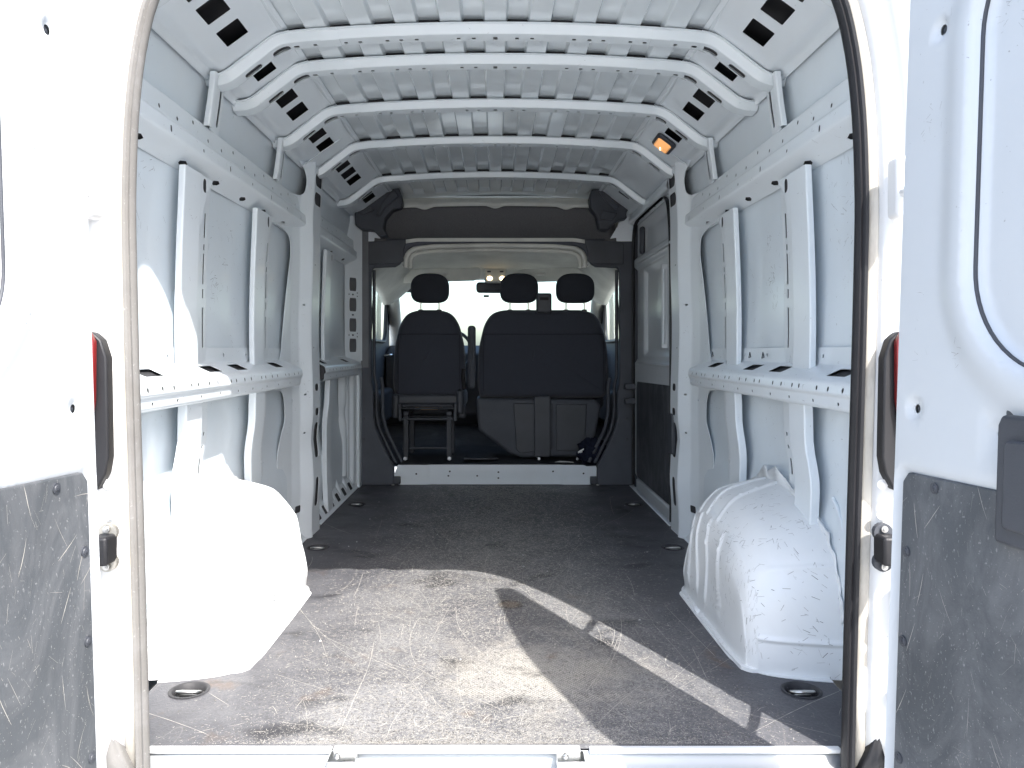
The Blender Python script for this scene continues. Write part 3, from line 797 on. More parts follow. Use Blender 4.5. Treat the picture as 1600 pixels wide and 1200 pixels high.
# roof side rails: diagonal strip with square holes
D0, D1 = Vector((.685, 1.899)), Vector((.868, 1.768))
DL = (D1-D0).length
SQ = {-1: [1.99, 2.13, 2.285, 2.585, 2.875, 3.035, 3.37, 3.53, 3.93, 4.09, 4.245, 4.63, 4.76], 1: [1.99, 2.13, 2.285, 2.585, 2.875, 3.035, 3.36, 4.63]}
def diag(sgn, y0, y1, sq, mat='white_paint'):
    cr = fillet([(.66,1.905),(.690,1.895),(.862,1.770),(.905,1.764),(.915,1.74)], .012, 3); L = arclen(cr)
    cc = L[-1]*.47
    H = [rrect(cc, y, .078, .104*(y/2.6)**.25, .004, 2) for y in sq if y0+.03 < y < y1-.03]
    H += [rrect(L[-1]*.72, y0+.10, .010, .028, .005, 3)]
    def f(u, v):
        p, _, _ = along(cr, L, u); return (sgn*p[0], v, p[1]+.004)
    return sheet('roof_side_rail', box2(0, L[-1], y0, y1), H, f, mat, van, ulines=L[1:-1], th=.0015)
cuts = [1.62, 2.445, 2.70, 3.185, 3.735, 4.47, 5.10]
for sg in (-1, 1):
    for a, b in zip(cuts, cuts[1:]):
        diag(sg, a+.004, b-.004, SQ[sg])
    V = [(sg*.70, 1.6, 1.945), (sg*.96, 1.6, 1.80), (sg*.96, 5.1, 1.80), (sg*.70, 5.1, 1.945)]
    me = bpy.data.meshes.new('rail_backing'); me.from_pydata(V, [], [(0,1,2,3)]); me.update(); link('rail_backing', me, 'cup_and_shade_dark', van, 0)  # dark sheet gives the square holes their shade by colour
# node bracket at the fourth rib, with cut-outs
for sg in (-1, 1):
    ob = sheet('roof_bracket', [(0,0),(.24,0),(.24,.03),(.20,.22),(.13,.26),(.02,.22),(0,.12)], [rrect(.06,.06,.05,.05,.01,2), rrect(.15,.07,.09,.045,.02), rrect(.09,.17,.11,.035,.012)],
          lambda u, v: (sg*(.90-v*.80), 3.56+u, 1.742+v*.57+.02*math.sin(u*13)), 'white_paint', van, ulines=lin(0,.24,6), th=.003)
# cargo lamp on the right
lp = Vector((.772, 3.50, 1.834)); dn = Vector((-.60, -.0, -.80)).normalized()
ax1 = Vector((0, 1, 0)); ax2 = dn.cross(ax1).normalized()
lamp = pillow('cargo_lamp', rrect(0, 0, .150, .100, .020, 4), lambda a, b, d: tuple(lp+ax1*a+ax2*b+dn*d),   .016, .006, 'black_plastic', van)
lab(lamp, 'lit rectangular cargo lamp on the right roof side')
pillow('lamp_lens', rrect(0, 0, .122, .074, .014, 4), lambda a, b, d: tuple(lp+ax1*a+ax2*b+dn*(.012+d)), .009, .004, 'lamp_warm', lamp)
pillow('lamp_bulb', rrect(0, 0, .050, .014, .006, 4), lambda a, b, d: tuple(lp+ax1*(a+.008)+ax2*(b+a*.2)+dn*(.0200+d)), .006, .002, 'lamp_hot', lamp)

# ------------------------------------------------------------------ sliding door side (right front)
# door opening head rail with slots
HD = [(.925,1.775),(.872,1.76),(.862,1.72),(.868,1.705),(.93,1.695)]
La = arclen(HD)
rail('door_head_rail', HD, 3.885, 4.98, 1, 'white_paint', van, [slot(La[1]+.02, 4.0+.12*k, .02, .010) for k in range(9)]+[slot(La[3]+.03, 4.0+.17*k, .035, .014) for k in range(6)]+[rrect(La[1]*.5, 3.96, .03, .04, .004, 2)])
sd = None
def fdoor(u, v):
    x = .955
    def rec(y0, y1, z0, z1, e=.012, r=.0):
        return sstep(y0-e, y0+e, u)*sstep(y1+e, y1-e, u)*sstep(z0-e, z0+e, v)*sstep(z1+e, z1-e, v)
    x -= .035                                   # frame proud of the outer skin
    x += .030*rec(3.93, 4.80, 1.49, 1.665)      # upper recess
    x -= .022*sstep(1.40, 1.425, v)*sstep(1.49, 1.465, v)
    x += .022*rec(3.93, 4.74, .865, 1.375, .010)
    x -= .030*sstep(.835, .80, v)*sstep(.06, .10, v)*.6
    return (x, u, v)
us = lin(3.885, 4.96, 70); vs = sorted(set(lin(.02, 1.70, 90)+[.80,.81,.82,.835,1.40,1.41,1.425,1.465,1.48,1.49]))
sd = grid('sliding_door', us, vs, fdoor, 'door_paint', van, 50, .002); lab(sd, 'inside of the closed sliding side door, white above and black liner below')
LIN = [(3.92,.09),(4.84,.09),(4.865,.12),(4.865,.655),(4.845,.69),(3.92,.705)]
prism('door_liner', LIN, lambda a, b, d: (.902-d, a, b), .008, 'slide_liner', sd, .003)
box('door_ledge', (.915, 4.32, .808), (.055, .95, .010), 'door_paint', sd, .003)
box('door_ledge', (.895, 4.35, 1.435), (.03, .96, .014), 'door_paint', sd, .004)
post('door_stiffener', [(4.20,.945),(4.215,.915),(4.245,.912),(4.26,.945)], .90, 1.36, 1, 'door_paint', sd, [])
tube('stiffener_bead', [(.918, 4.19, 1.33), (.916, 4.18, 1.1), (.918, 4.20, .92)], .005, 'white_paint', sd)
box('lower_rail', (.915, 4.36, .045), (.05, 1.0, .075), 'door_paint', sd, .012)
box('recess_edge', (.918, 4.80, 1.575), (.03, .05, .17), 'black_plastic', sd, .012)
sp = [(3.885,.02),(3.885,.8),(3.89,1.3),(3.91,1.52),(3.96,1.655),(4.05,1.70),(4.85,1.70),(4.93,1.66),(4.965,1.55),(4.965,.02)]
sp = fillet(sp, .06, 4)
sw = sweep('slide_door_seal', [Vector((.893, p[0], p[1])) for p in sp], [(0,0),(.012,.006),(.014,-.006),(.004,-.012),(-.008,-.006)],
      [(Vector((-1,0,0)), Vector((0,1,0)))]*len(sp), 'rubber_black', van, 40, True)
# latch cover and catches on the pillar and front trim
box('latch_cover', (.873, 3.80, .475), (.024, .09, .20), 'black_plastic', van, .008)
for z in (.655, .56):
    box('door_catch', (.872, 4.965, z), (.075, .05, .038), 'black_plastic', van, .006)
box('door_sill', (.92, 4.50, -.012), (.09, 1.25, .03), 'white_paint', van, .008)

# ------------------------------------------------------------------ cab opening trim
BY = 5.03
hole = [(-.665,.13),(-.70,.19),(-.745,.28),(-.782,.37),(-.80,.45),(-.802,.62),(-.815,.68),(-.815,1.40),(-.80,1.43),(-.66,1.435),(-.625,1.455),(-.605,1.50),(-.585,1.545),(-.54,1.57),(-.40,1.585),
        (0,1.592)]
hole = hole+[(-x, z) for x, z in reversed(hole[:-1])]
outl = [(-.885,.0),(-.64,.0),(-.665,.13)]
outer = [(-.885,0),(-.665,0)]+[(-.665,.13)]+hole[1:-1]+[(.665,.13),(.665,0),(.905,0),(.905,1.62),(.60,1.618),(0,1.618),(-.60,1.618),(-.885,1.62)]
tr_ = prism('cab_opening_trim', outer, lambda a, b, d: (a, BY+d, b), .05, 'trim_dark', van, .010, seg=3)
lab(tr_, 'black moulded trim around the cab opening')
for s_ in (-1, 1):
    for z in (.44, .305):
        bolt('trim_clip', (s_*.862, BY-.001, z), (0, -1, 0), .011, 'black_plastic', tr_, .006)
    # corner plates, slightly proud
    pl = [(s_*.60,1.47),(s_*.635,1.452),(s_*.84,1.448),(s_*.84,1.585),(s_*.815,1.60),(s_*.59,1.615),(s_*.583,1.59),(s_*.60,1.54)]
    prism('corner_plate', pl, lambda a, b, d: (a, BY-.012+d, b), .012, 'black_plastic', tr_, .006, seg=3)
    # folded seal lips on the cab side of the trim
    lip = fillet([(s_*.66,BY+.07,.14),(s_*.70,BY+.07,.22),(s_*.772,BY+.07,.37),(s_*.79,BY+.07,.47),(s_*.79,BY+.07,.66),(s_*.805,BY+.07,.72),(s_*.805,BY+.07,1.42)], .04, 4)
    tube('trim_lip', lip, .011, 'black_plastic', tr_, 8)
    lip2 = [p+Vector((-s_*.035, .04, 0)) for p in lip[:-4]]
    tube('trim_lip', lip2, .012, 'trim_dark', tr_, 8)
# greige rim at the cab opening head
rim = [(-.60,1.43),(-.602,1.485),(-.583,1.54),(-.53,1.572),(-.40,1.586),(0,1.593)]
rim = rim+[(-x, z) for x, z in reversed(rim[:-1])]; rim = fillet(rim, .05, 4)
rfr = frames2([tuple(p) for p in rim])
for k, (dy, n0, rr_) in enumerate(((.03, -.012, .017), (.085, -.034, .017))):
    tube('roof_lining_rim', [Vector((p[0], BY+dy, p[1]))+f_[0]*n0 for p, f_ in zip(rim, rfr)], rr_, 'greige_trim', van, 10)
grid('roof_lining_band', lin(-.585, .585, 30), [1.598, 1.601, 1.612, 1.620, 1.622], lambda u, v: (u, BY-.010+.004*(abs(v-1.610) > .02), v-.012*sstep(.50, .60, abs(u))), 'greige_trim', van, 50, .004)
box('door_post_trim', (.945, 5.0, .87), (.085, .05, 1.74), 'trim_dark', van, .008)
# white step beam
H = [rrect(x, z, .012, .012, .005, 3) for x, z in ((-.52,.075),(-.30,.09),(-.31,.06),(-.12,.06),(.02,.085),(.02,.045),(.38,.09),(.58,.078))]
bo = [(-.64,.003),(.625,.003),(.645,.05),(.675,.052),(.675,.09),(.66,.128),(.60,.126),(.58,.135),(-.64,.135),(-.67,.06),(-.64,.058)]
def fb(u, v): return (u, 5.065-.012*sstep(.42, .46, abs(u))*1+.008*math.cos(v*23), v)
sb = sheet('step_beam', bo, H, fb, 'white_paint', van, ulines=[-.46,-.44,-.42,.42,.44,.46], vlines=[.03,.06,.10], th=.002)
lab(sb, 'white cross beam below the seats')
box('step_backing', (0, 5.10, .06), (1.30, .05, .115), 'cup_and_shade_dark', van, .004)
for s_ in (-1, 1):
    box('beam_bracket', (s_*.645, 5.045, .035), (.045, .03, .05), 'black_plastic', van, .005)
    bolt('beam_bolt', (s_*.665, 4.99, .012), (0, -.3, 1), .010, 'metal', van)

# header shelf above the cab opening
def hdr(u, v):   # v 0 bottom .. 1 top, a concave cloth-covered shelf
    z = 1.622+v*.232; y = BY+.03+.09*math.sin(min(1, v)*math.pi*.6)
    e = sstep(.62, .78, abs(u)); return (u, y-.05*e, z+.035*e*v-.02*(abs(u)/.75)**2)
hs = grid('header_shelf', lin(-.79, .79, 30), lin(0, 1, 18), hdr, 'header_cloth', van, 60, .004)
lab(hs, 'dark cloth covered shelf above the cab opening')
def hd2(u, v):
    b = .018*max(0, math.cos((u/.235)*math.pi*2*.5))**6
    return (u, BY+.085+.05*v-.05*sstep(0,.3,v)*(1-sstep(.3,.9,v))*.3, 1.850-.02*(abs(u)/.75)**2+.072*v-b*(1-v))
grid('header_front', lin(-.72, .72, 120), lin(0, 1, 8), hd2, 'greige_trim', van, 50, .004)
box('header_lip', (-.02, 5.16, 1.918), (1.15, .02, .012), 'roof_paint', van, .004)
box('header_pocket', (-.17, BY+.16, 1.682), (.17, .05, .010), 'trim_dark', hs, .004)
box('header_closure', (0, 5.44, 1.80), (1.9, .02, .42), 'greige_trim', van, 0)
for s_ in (-1, 1):      # white corner gussets between pillar and header
    sheet('corner_gusset', [(.74,1.60),(.90,1.60),(.90,1.80),(.82,1.79),(.80,1.70)], [], lambda u, v: (s_*u, BY-.01+.05*(.9-u), v), 'white_paint', van, th=.003)
# moulded black corner mouldings
def corner(s_, pts, dx=0):
    o = prism('corner_moulding', [(s_*x, z) for x, z in pts], lambda a, b, d: (a, 4.90+d, b), .10, 'black_plastic', van, .014, seg=3)
    return o
ptsL = [(.895,1.685),(.90,1.76),(.875,1.81),(.80,1.83),(.765,1.855),(.70,1.895),(.66,1.905),(.655,1.925),(.62,1.935),(.60,1.87),(.59,1.83),(.605,1.80),(.66,1.785),(.705,1.73),(.715,1.67),(.69,1.62),(.74,1.61),(.78,1.655),(.86,1.66)]
oL = corner(-1, ptsL)
prism('moulding_rib', [(-.66,1.90),(-.64,1.915),(-.615,1.865),(-.70,1.80),(-.735,1.74),(-.76,1.745),(-.72,1.83)], lambda a, b, d: (a, 4.885+d, b), .02, 'black_plastic', oL, .006)
prism('moulding_rib', [(-.88,1.77),(-.80,1.80),(-.77,1.78),(-.84,1.745)], lambda a, b, d: (a, 4.885+d, b), .02, 'black_plastic', oL, .006)
ptsR = [(.60,1.86),(.615,1.915),(.655,1.925),(.70,1.93),(.755,1.91),(.79,1.86),(.83,1.825),(.855,1.79),(.835,1.765),(.845,1.73),(.79,1.72),(.76,1.70),(.72,1.655),(.665,1.66),(.655,1.70),(.645,1.75),(.61,1.79)]
oR = corner(1, ptsR)
prism('moulding_rib', [(.66,1.90),(.70,1.905),(.79,1.80),(.77,1.78),(.70,1.84)], lambda a, b, d: (a, 4.885+d, b), .02, 'black_plastic', oR, .006)
prism('moulding_rib', [(.66,1.72),(.68,1.78),(.78,1.76),(.75,1.72)], lambda a, b, d: (a, 4.885+d, b), .02, 'black_plastic', oR, .006)

# ------------------------------------------------------------------ cab shell
cf = grid('cab_floor', lin(-.93, .93, 30), lin(5.09, 6.6, 30), lambda u, v: (u, v, .118+.010*math.sin(u*9)*math.sin(v*5)+.16*sstep(6.1,6.6,v)), 'mat_rubber', van, 50)
box('floor_mat_patch', (-.10, 5.45, .132), (.24, .22, .012), 'mat_rubber', van, .005)
def hl(u, v):
    z = interp([(5.09,1.60),(5.2,1.625),(5.7,1.60),(6.1,1.545),(6.38,1.475)], v)
    return (u, v, z-.17*sstep(.60, .90, abs(u))-.03*(u/.8)**2)
ch = grid('cab_headliner', lin(-.93, .93, 40), lin(5.09, 6.38, 24), hl, 'greige_trim', van, 60, .004)
box('cab_roof_closure', (0, 5.9, 1.80), (1.9, .9, .02), 'greige_trim', van, 0)
for s_ in (-1, 1):
    # sun visors with a label, grab recesses
    vx0, vx1 = (-.73, -.11) if s_ < 0 else (.12, .76)
    vo = [(vx0,1.42),(vx0+.02,1.50),(vx0+.10,1.525),(vx1-.02,1.535),(vx1,1.51),(vx1-.01,1.455),(vx1-.06,1.44),(vx0+.2,1.43)]
    vz = pillow('sun_visor', vo, lambda a, b, d: (a, 6.07+d-(b-1.45)*.8, b), .022, .009, 'greige_trim', ch)
    lx_ = vx0+.30 if s_ < 0 else vx0+.22
    box('visor_label', (lx_, 6.022, 1.488), (.11, .004, .045), 'label_white', vz, 0, Matrix.Rotation(R(-38), 3, 'X'))
    tube('grab_recess', [(s_*.60, 5.42, 1.50), (s_*.63, 5.42, 1.505), (s_*.655, 5.42, 1.49)], .008, 'chrome', ch)
con = prism('overhead_console', [(-.09,1.45),(-.075,1.43),(.075,1.43),(.09,1.45),(.085,1.545),(-.085,1.545)], lambda a, b, d: (a, 6.12+d, b), .10, 'greige_trim', ch, .012, seg=3)
for x in (-.045, .055):
    bm = bmesh.new(); bmesh.ops.create_uvsphere(bm, u_segments=16, v_segments=10, radius=.021, matrix=Matrix.Translation((x, 6.118, 1.462)) @ Matrix.Diagonal((1,.4,.8,1)))
    from_bm('cab_lamp', bm, 'cab_lamp_glow', con, 60)
box('console_switch', (-.05, 6.118, 1.515), (.03, .01, .012), 'black_plastic', con, .003)
box('console_switch', (.05, 6.118, 1.515), (.03, .01, .012), 'black_plastic', con, .003)
mr = pillow('rear_view_mirror', rrect(.0, 1.395, .30, .088, .03, 5), lambda a, b, d: (a*.9-.02, 6.20+d+a*.12, b), .03, .012, 'black_plastic', van)
box('mirror_stalk', (0, 6.25, 1.45), (.03, .03, .08), 'black_plastic', mr, .006)
box('toll_tag', (-.075, 6.33, 1.335), (.045, .01, .018), 'black_plastic', van, .002)
# windscreen, pillars, dashboard, cowl
WS = lambda u, v: (u*(.86+.06*v), 6.36+.72*v-.05*u*u, 1.475-.56*v)
ws = grid('windscreen', lin(-1, 1, 16), lin(0, 1, 8), WS, 'glass', van, 60)
box('registration_sticker', (-.75, 6.40, 1.39), (.11, .004, .04), 'trim_dark', ws, 0)
for s_ in (-1, 1):
    pp_ = [(s_*.90, 5.95, 1.50), (s_*.86, 6.30, 1.46), (s_*.87, 6.55, 1.30), (s_*.89, 6.85, 1.08), (s_*.90, 7.0, .92)]
    tube('windscreen_pillar', fillet(pp_, .1, 4), .055, 'greige_trim', van, 10)
    # cab door: black inner panel, seal, glass, handle
    dcut = sheet('cab_door', box2(5.12, 6.75, .08, 1.50), [rrect(5.98, 1.22, .98, .50, .10)], lambda u, v: (s_*(.945-.015*sstep(1.0, 1.5, v)), u, v), 'trim_dark', van, vlines=lin(.08, 1.5, 8), th=.012)
    lab(dcut, 'dark inside of the cab door')
    gz = sheet('cab_window', box2(5.45, 6.52, .94, 1.50), [], lambda u, v: (s_*(.972-.012*sstep(1.0,1.5,v)), u, v), 'glass', dcut, th=0)
    tube('window_seal', [(s_*.925, a, b) for a, b in rrect(5.98, 1.22, 1.0, .52, .11)], .014, 'rubber_black', dcut, 8, True)
    box('door_pocket', (s_*.90, 6.1, .45), (.09, .8, .26), 'trim_dark', dcut, .03, seg=3)
    tube('door_handle', fillet([(s_*.915, 6.30, .84), (s_*.86, 6.32, .85), (s_*.86, 6.46, .85), (s_*.915, 6.48, .84)], .02, 3), .011, 'chrome', dcut)
    tube('belt_anchor', [(s_*.85, 5.16, 1.34), (s_*.835, 5.13, 1.30), (s_*.84, 5.13, 1.24)], .012, 'chrome', van)
    tube('door_strip', [(s_*.862, 5.22, 1.42), (s_*.862, 5.22, .78)], .006, 'chrome', van)
    sheet('seat_belt', box2(0, .045, .70, 1.30), [], lambda u, v: (s_*(.835+.02*math.sin(v*3)), 5.15+u, v), 'belt_black', van, vlines=lin(.7, 1.3, 8), th=.002)
dash = prism('dashboard', [(6.42,.35),(6.40,.70),(6.45,.86),(6.60,.93),(7.08,.915),(7.10,.2),(6.6,.2)], lambda a, b, d: (-.92+d, a, b), 1.84, 'black_plastic', van, .02, seg=3)
box('front_panel', (0, 7.2, .35), (1.96, .12, 1.1), 'outer_paint', van, .04)
for s_ in (-1, 1): box('front_wing', (s_*.98, 6.95, .3), (.05, .5, 1.25), 'outer_paint', van, .01)
tube('steering_wheel', [(-.38+.19*math.cos(a), 6.25+.08*math.sin(a), .88+.17*math.sin(a)) for a in [2*math.pi*i/28 for i in range(28)]], .015, 'black_plastic', van, 8, True)
box('gear_console', (.02, 6.38, .60), (.30, .14, .52), 'black_plastic', van, .03)

# ------------------------------------------------------------------ seats
SY = 5.36
def arcpts(x0, x1, z0, z1, r, taper=.05, n=7):
    """backrest outline: rounded top corners, slight taper up"""
    w_ = x1-x0; p = []
    base = [(x0+.02, z0), (x0, z0+.10), (x0+taper*.25, z1-.26), (x0+taper, z1-.10), (x0+taper+.05, z1-.025), (x0+taper+.13, z1),
            (x1-taper-.13, z1), (x1-taper-.05, z1-.025), (x1-taper, z1-.10), (x1-taper*.25, z1-.26), (x1, z0+.10), (x1-.02, z0)]
    base = base+[base[0]]
    q = fillet(base, .05, 4)
    out = []
    for a, b in zip(q, q[1:]):
        m_ = max(1, int((b-a).length/.03))
        for k in range(m_): out.append(tuple(a.lerp(b, k/m_)))
    return out
def headrest(x, z0, z1, w_, parent):
    h_ = z1-z0
    o = []
    for i in range(40):
        a = 2*math.pi*i/40; c, s_ = math.cos(a), math.sin(a)
        e = .62 if s_ > 0 else .5
        o.append((x+w_/2*math.copysign(abs(c)**(.72 if s_ > 0 else .5), c), (z0+z1)/2+h_/2*math.copysign(abs(s_)**(.82 if s_ > 0 else .62), s_)))
    hr = pillow('headrest', o, lambda a, b, d: (a, SY+.03+d+.0*b, b), .11, .038, 'seat_fabric_plain', parent)
    for s_ in (-1, 1):
        tube('headrest_post', [(x+s_*.065, SY+.08, z0-.07), (x+s_*.065, SY+.08, z0+.03)], .0065, 'chrome', parent)
        box('post_collar', (x+s_*.065, SY+.08, z0-.052), (.035, .035, .014), 'black_plastic', parent, .004)
    return hr
def seat(name, x0, x1, label, heads):
    bk = pillow(name, arcpts(x0, x1, .555, 1.172, .1), lambda a, b, d: (a, SY+d-.10*(b-.8)*0+.06*(b-.55)*.0, b), .16, .05, 'seat_fabric', van)
    lab(bk, label)
    for h in heads: headrest(h, 1.222, 1.432, .272, bk)
    # seam across the back and down the sides
    tube('back_seam', [(x0+.03+.02, SY-.010, 1.00), (x1-.03-.02, SY-.010, 1.00)], .0035, 'seat_fabric_plain', bk, 6)
    for e in ((x0+.045), (x1-.045)):
        tube('back_seam', [(e, SY-.006, 1.00), (e-.0, SY-.006, .60)], .003, 'seat_fabric_plain', bk, 6)
    pillow('seat_cushion', rrect((x0+x1)/2, 5.78, (x1-x0)-.02, .52, .07, 5), lambda a, b, d: (a, b, .46+d), .14, .045, 'seat_fabric', bk)
    return bk
ds = seat('driver_seat', -.722, -.205, 'black fabric driver seat on an open tube frame', (-.463,))
bs = seat('bench_seat', -.128, .798, 'wide black fabric double passenger seat', (.168, .565))
box('belt_tower', (.338, 5.36, 1.215), (.105, .09, .14), 'black_plastic', bs, .014, seg=3)
box('belt_tower_slot', (.338, 5.312, 1.245), (.06, .006, .02), 'belt_black', bs, .002)
ar = pillow('armrest', rrect(-.165, .84, .055, .44, .022, 5), lambda a, b, d: (a, 5.33+d, b), .09, .02, 'trim_dark', ds)
# driver seat frame: rails, cross tubes, tray
for x in (-.615, -.318):
    box('seat_leg', (x, 5.30, .285), (.034, .05, .30), 'black_plastic', ds, .004); box('seat_leg', (x, 5.68, .27), (.034, .05, .28), 'black_plastic', ds, .004)
    box('side_rail', (x, 5.50, .452), (.034, .44, .03), 'black_plastic', ds, .004)
for x in (-.655, -.275): box('side_plate', (x, 5.42, .46), (.022, .30, .12), 'black_plastic', ds, .004)
for z, y in ((.505, 5.30), (.415, 5.28), (.215, 5.29), (.40, 5.66)):
    tube('cross_tube', [(-.64, y, z), (-.295, y, z)], .010, 'black_plastic', ds, 10)
tube('cross_tube', [(-.66, 5.26, .49), (-.28, 5.26, .49)], .006, 'black_plastic', ds)
for x in (-.618, -.315): 
    box('rail_slide', (x, 5.272, .28), (.012, .008, .27), 'black_plastic', ds, .002)
    bolt('frame_bolt', (x, 5.26, .145), (0, -1, .4), .012, 'metal', ds, .012)
box('seat_back_base', (-.463, 5.37, .545), (.46, .10, .075), 'black_plastic', ds, .02, seg=3)
wo = [(-.60,.505),(-.35,.505),(-.38,.462),(-.41,.455),(-.52,.455),(-.56,.465)]
prism('wooden_tray', wo, lambda a, b, d: (a, 5.42+d, b+.012), .2, 'wood_box', ds, .003)
for x in (-.53, -.40): tube('tray_bar', [(x, 5.40, .46), (x, 5.40, .53)], .004, 'black_plastic', ds)
for x, z in ((-.69, .50), (-.245, .53)): box('side_cover', (x, 5.50, z), (.05, .40, .17), 'black_plastic', ds, .02, seg=3)
box('recliner_knob', (-.235, 5.38, .46), (.06, .06, .10), 'black_plastic', ds, .02, seg=3)
tube('belt_buckle', [(-.215, 5.36, .62), (-.225, 5.34, .70), (-.22, 5.34, .76)], .014, 'belt_black', ds)
# bench base cover
bc = [(-.135,.555),(.70,.545),(.735,.50),(.70,.30),(.655,.15),(.18,.14),(.10,.17),(-.12,.335)]
bb = prism('bench_base', bc, lambda a, b, d: (a, 5.34+d, b), .34, 'trim_dark', bs, .02, seg=3)
prism('base_panel', [(.125,.52),(.395,.52),(.395,.20),(.17,.17),(.145,.20)], lambda a, b, d: (a, 5.326+d, b), .016, 'black_plastic', bs, .006)
prism('base_panel', [(.42,.515),(.635,.515),(.62,.19),(.42,.19)], lambda a, b, d: (a, 5.326+d, b), .016, 'black_plastic', bs, .006)
prism('base_strap', rrect(.325, .36, .115, .42, .01, 3), lambda a, b, d: (a, 5.305+d, b), .025, 'black_plastic', bs, .008)
for x, z in ((.37,.50),(.60,.50),(.59,.22),(.155,.50),(-.10,.50)): bolt('cover_screw', (x, 5.325, z), (0, -1, 0), .007, 'black_plastic', bs)
for x in (.30, .565): bolt('frame_bolt', (x, 5.29, .14), (0, -1, .4), .010, 'metal', bs, .012)

# loose things in the passenger footwell
def blob(name, c, s, mat, seed, amp, label, cat):
    bm = bmesh.new(); bmesh.ops.create_icosphere(bm, subdivisions=4, radius=1)
    from mathutils import noise
    for v in bm.verts:
        n_ = noise.noise(v.co*2.2+Vector((seed, 0, 0)))+.5*noise.noise(v.co*5+Vector((seed, 3, 0)))+.6*abs(noise.noise(v.co*3.4+Vector((0, seed, 1))))
        v.co *= 1+amp*n_
        v.co = Vector((v.co.x*s[0], v.co.y*s[1], max(-.9, v.co.z)*s[2]))+Vector(c)
    return tag(from_bm(name, bm, mat, None, 60), label, cat)
blob('crumpled_jacket', (.66, 5.22, .19), (.095, .10, .085), 'cloth_dark', 5, .38, 'dark blue crumpled jacket lying behind the wide passenger seat, by the cab doorway', 'jacket')
bm = bmesh.new()
vv = [bm.verts.new(p) for p in ((.555,5.17,.205),(.60,5.16,.232),(.63,5.18,.215),(.605,5.19,.180),(.56,5.18,.178))]
bm.faces.new(vv); o = from_bm('paper_scrap', bm, 'paper', None); solid(o, .002); tag(o, 'small crumpled white paper scrap on top of the dark jacket', 'paper')
bm = bmesh.new()
vv = [bm.verts.new(p) for p in ((.40,5.19,.132),(.47,5.15,.138),(.53,5.17,.133),(.52,5.21,.131),(.44,5.22,.139))]
bm.faces.new(vv); o = from_bm('paper_scrap', bm, 'paper', None); solid(o, .002); tag(o, 'flat white paper scrap on the floor left of the dark jacket', 'paper')

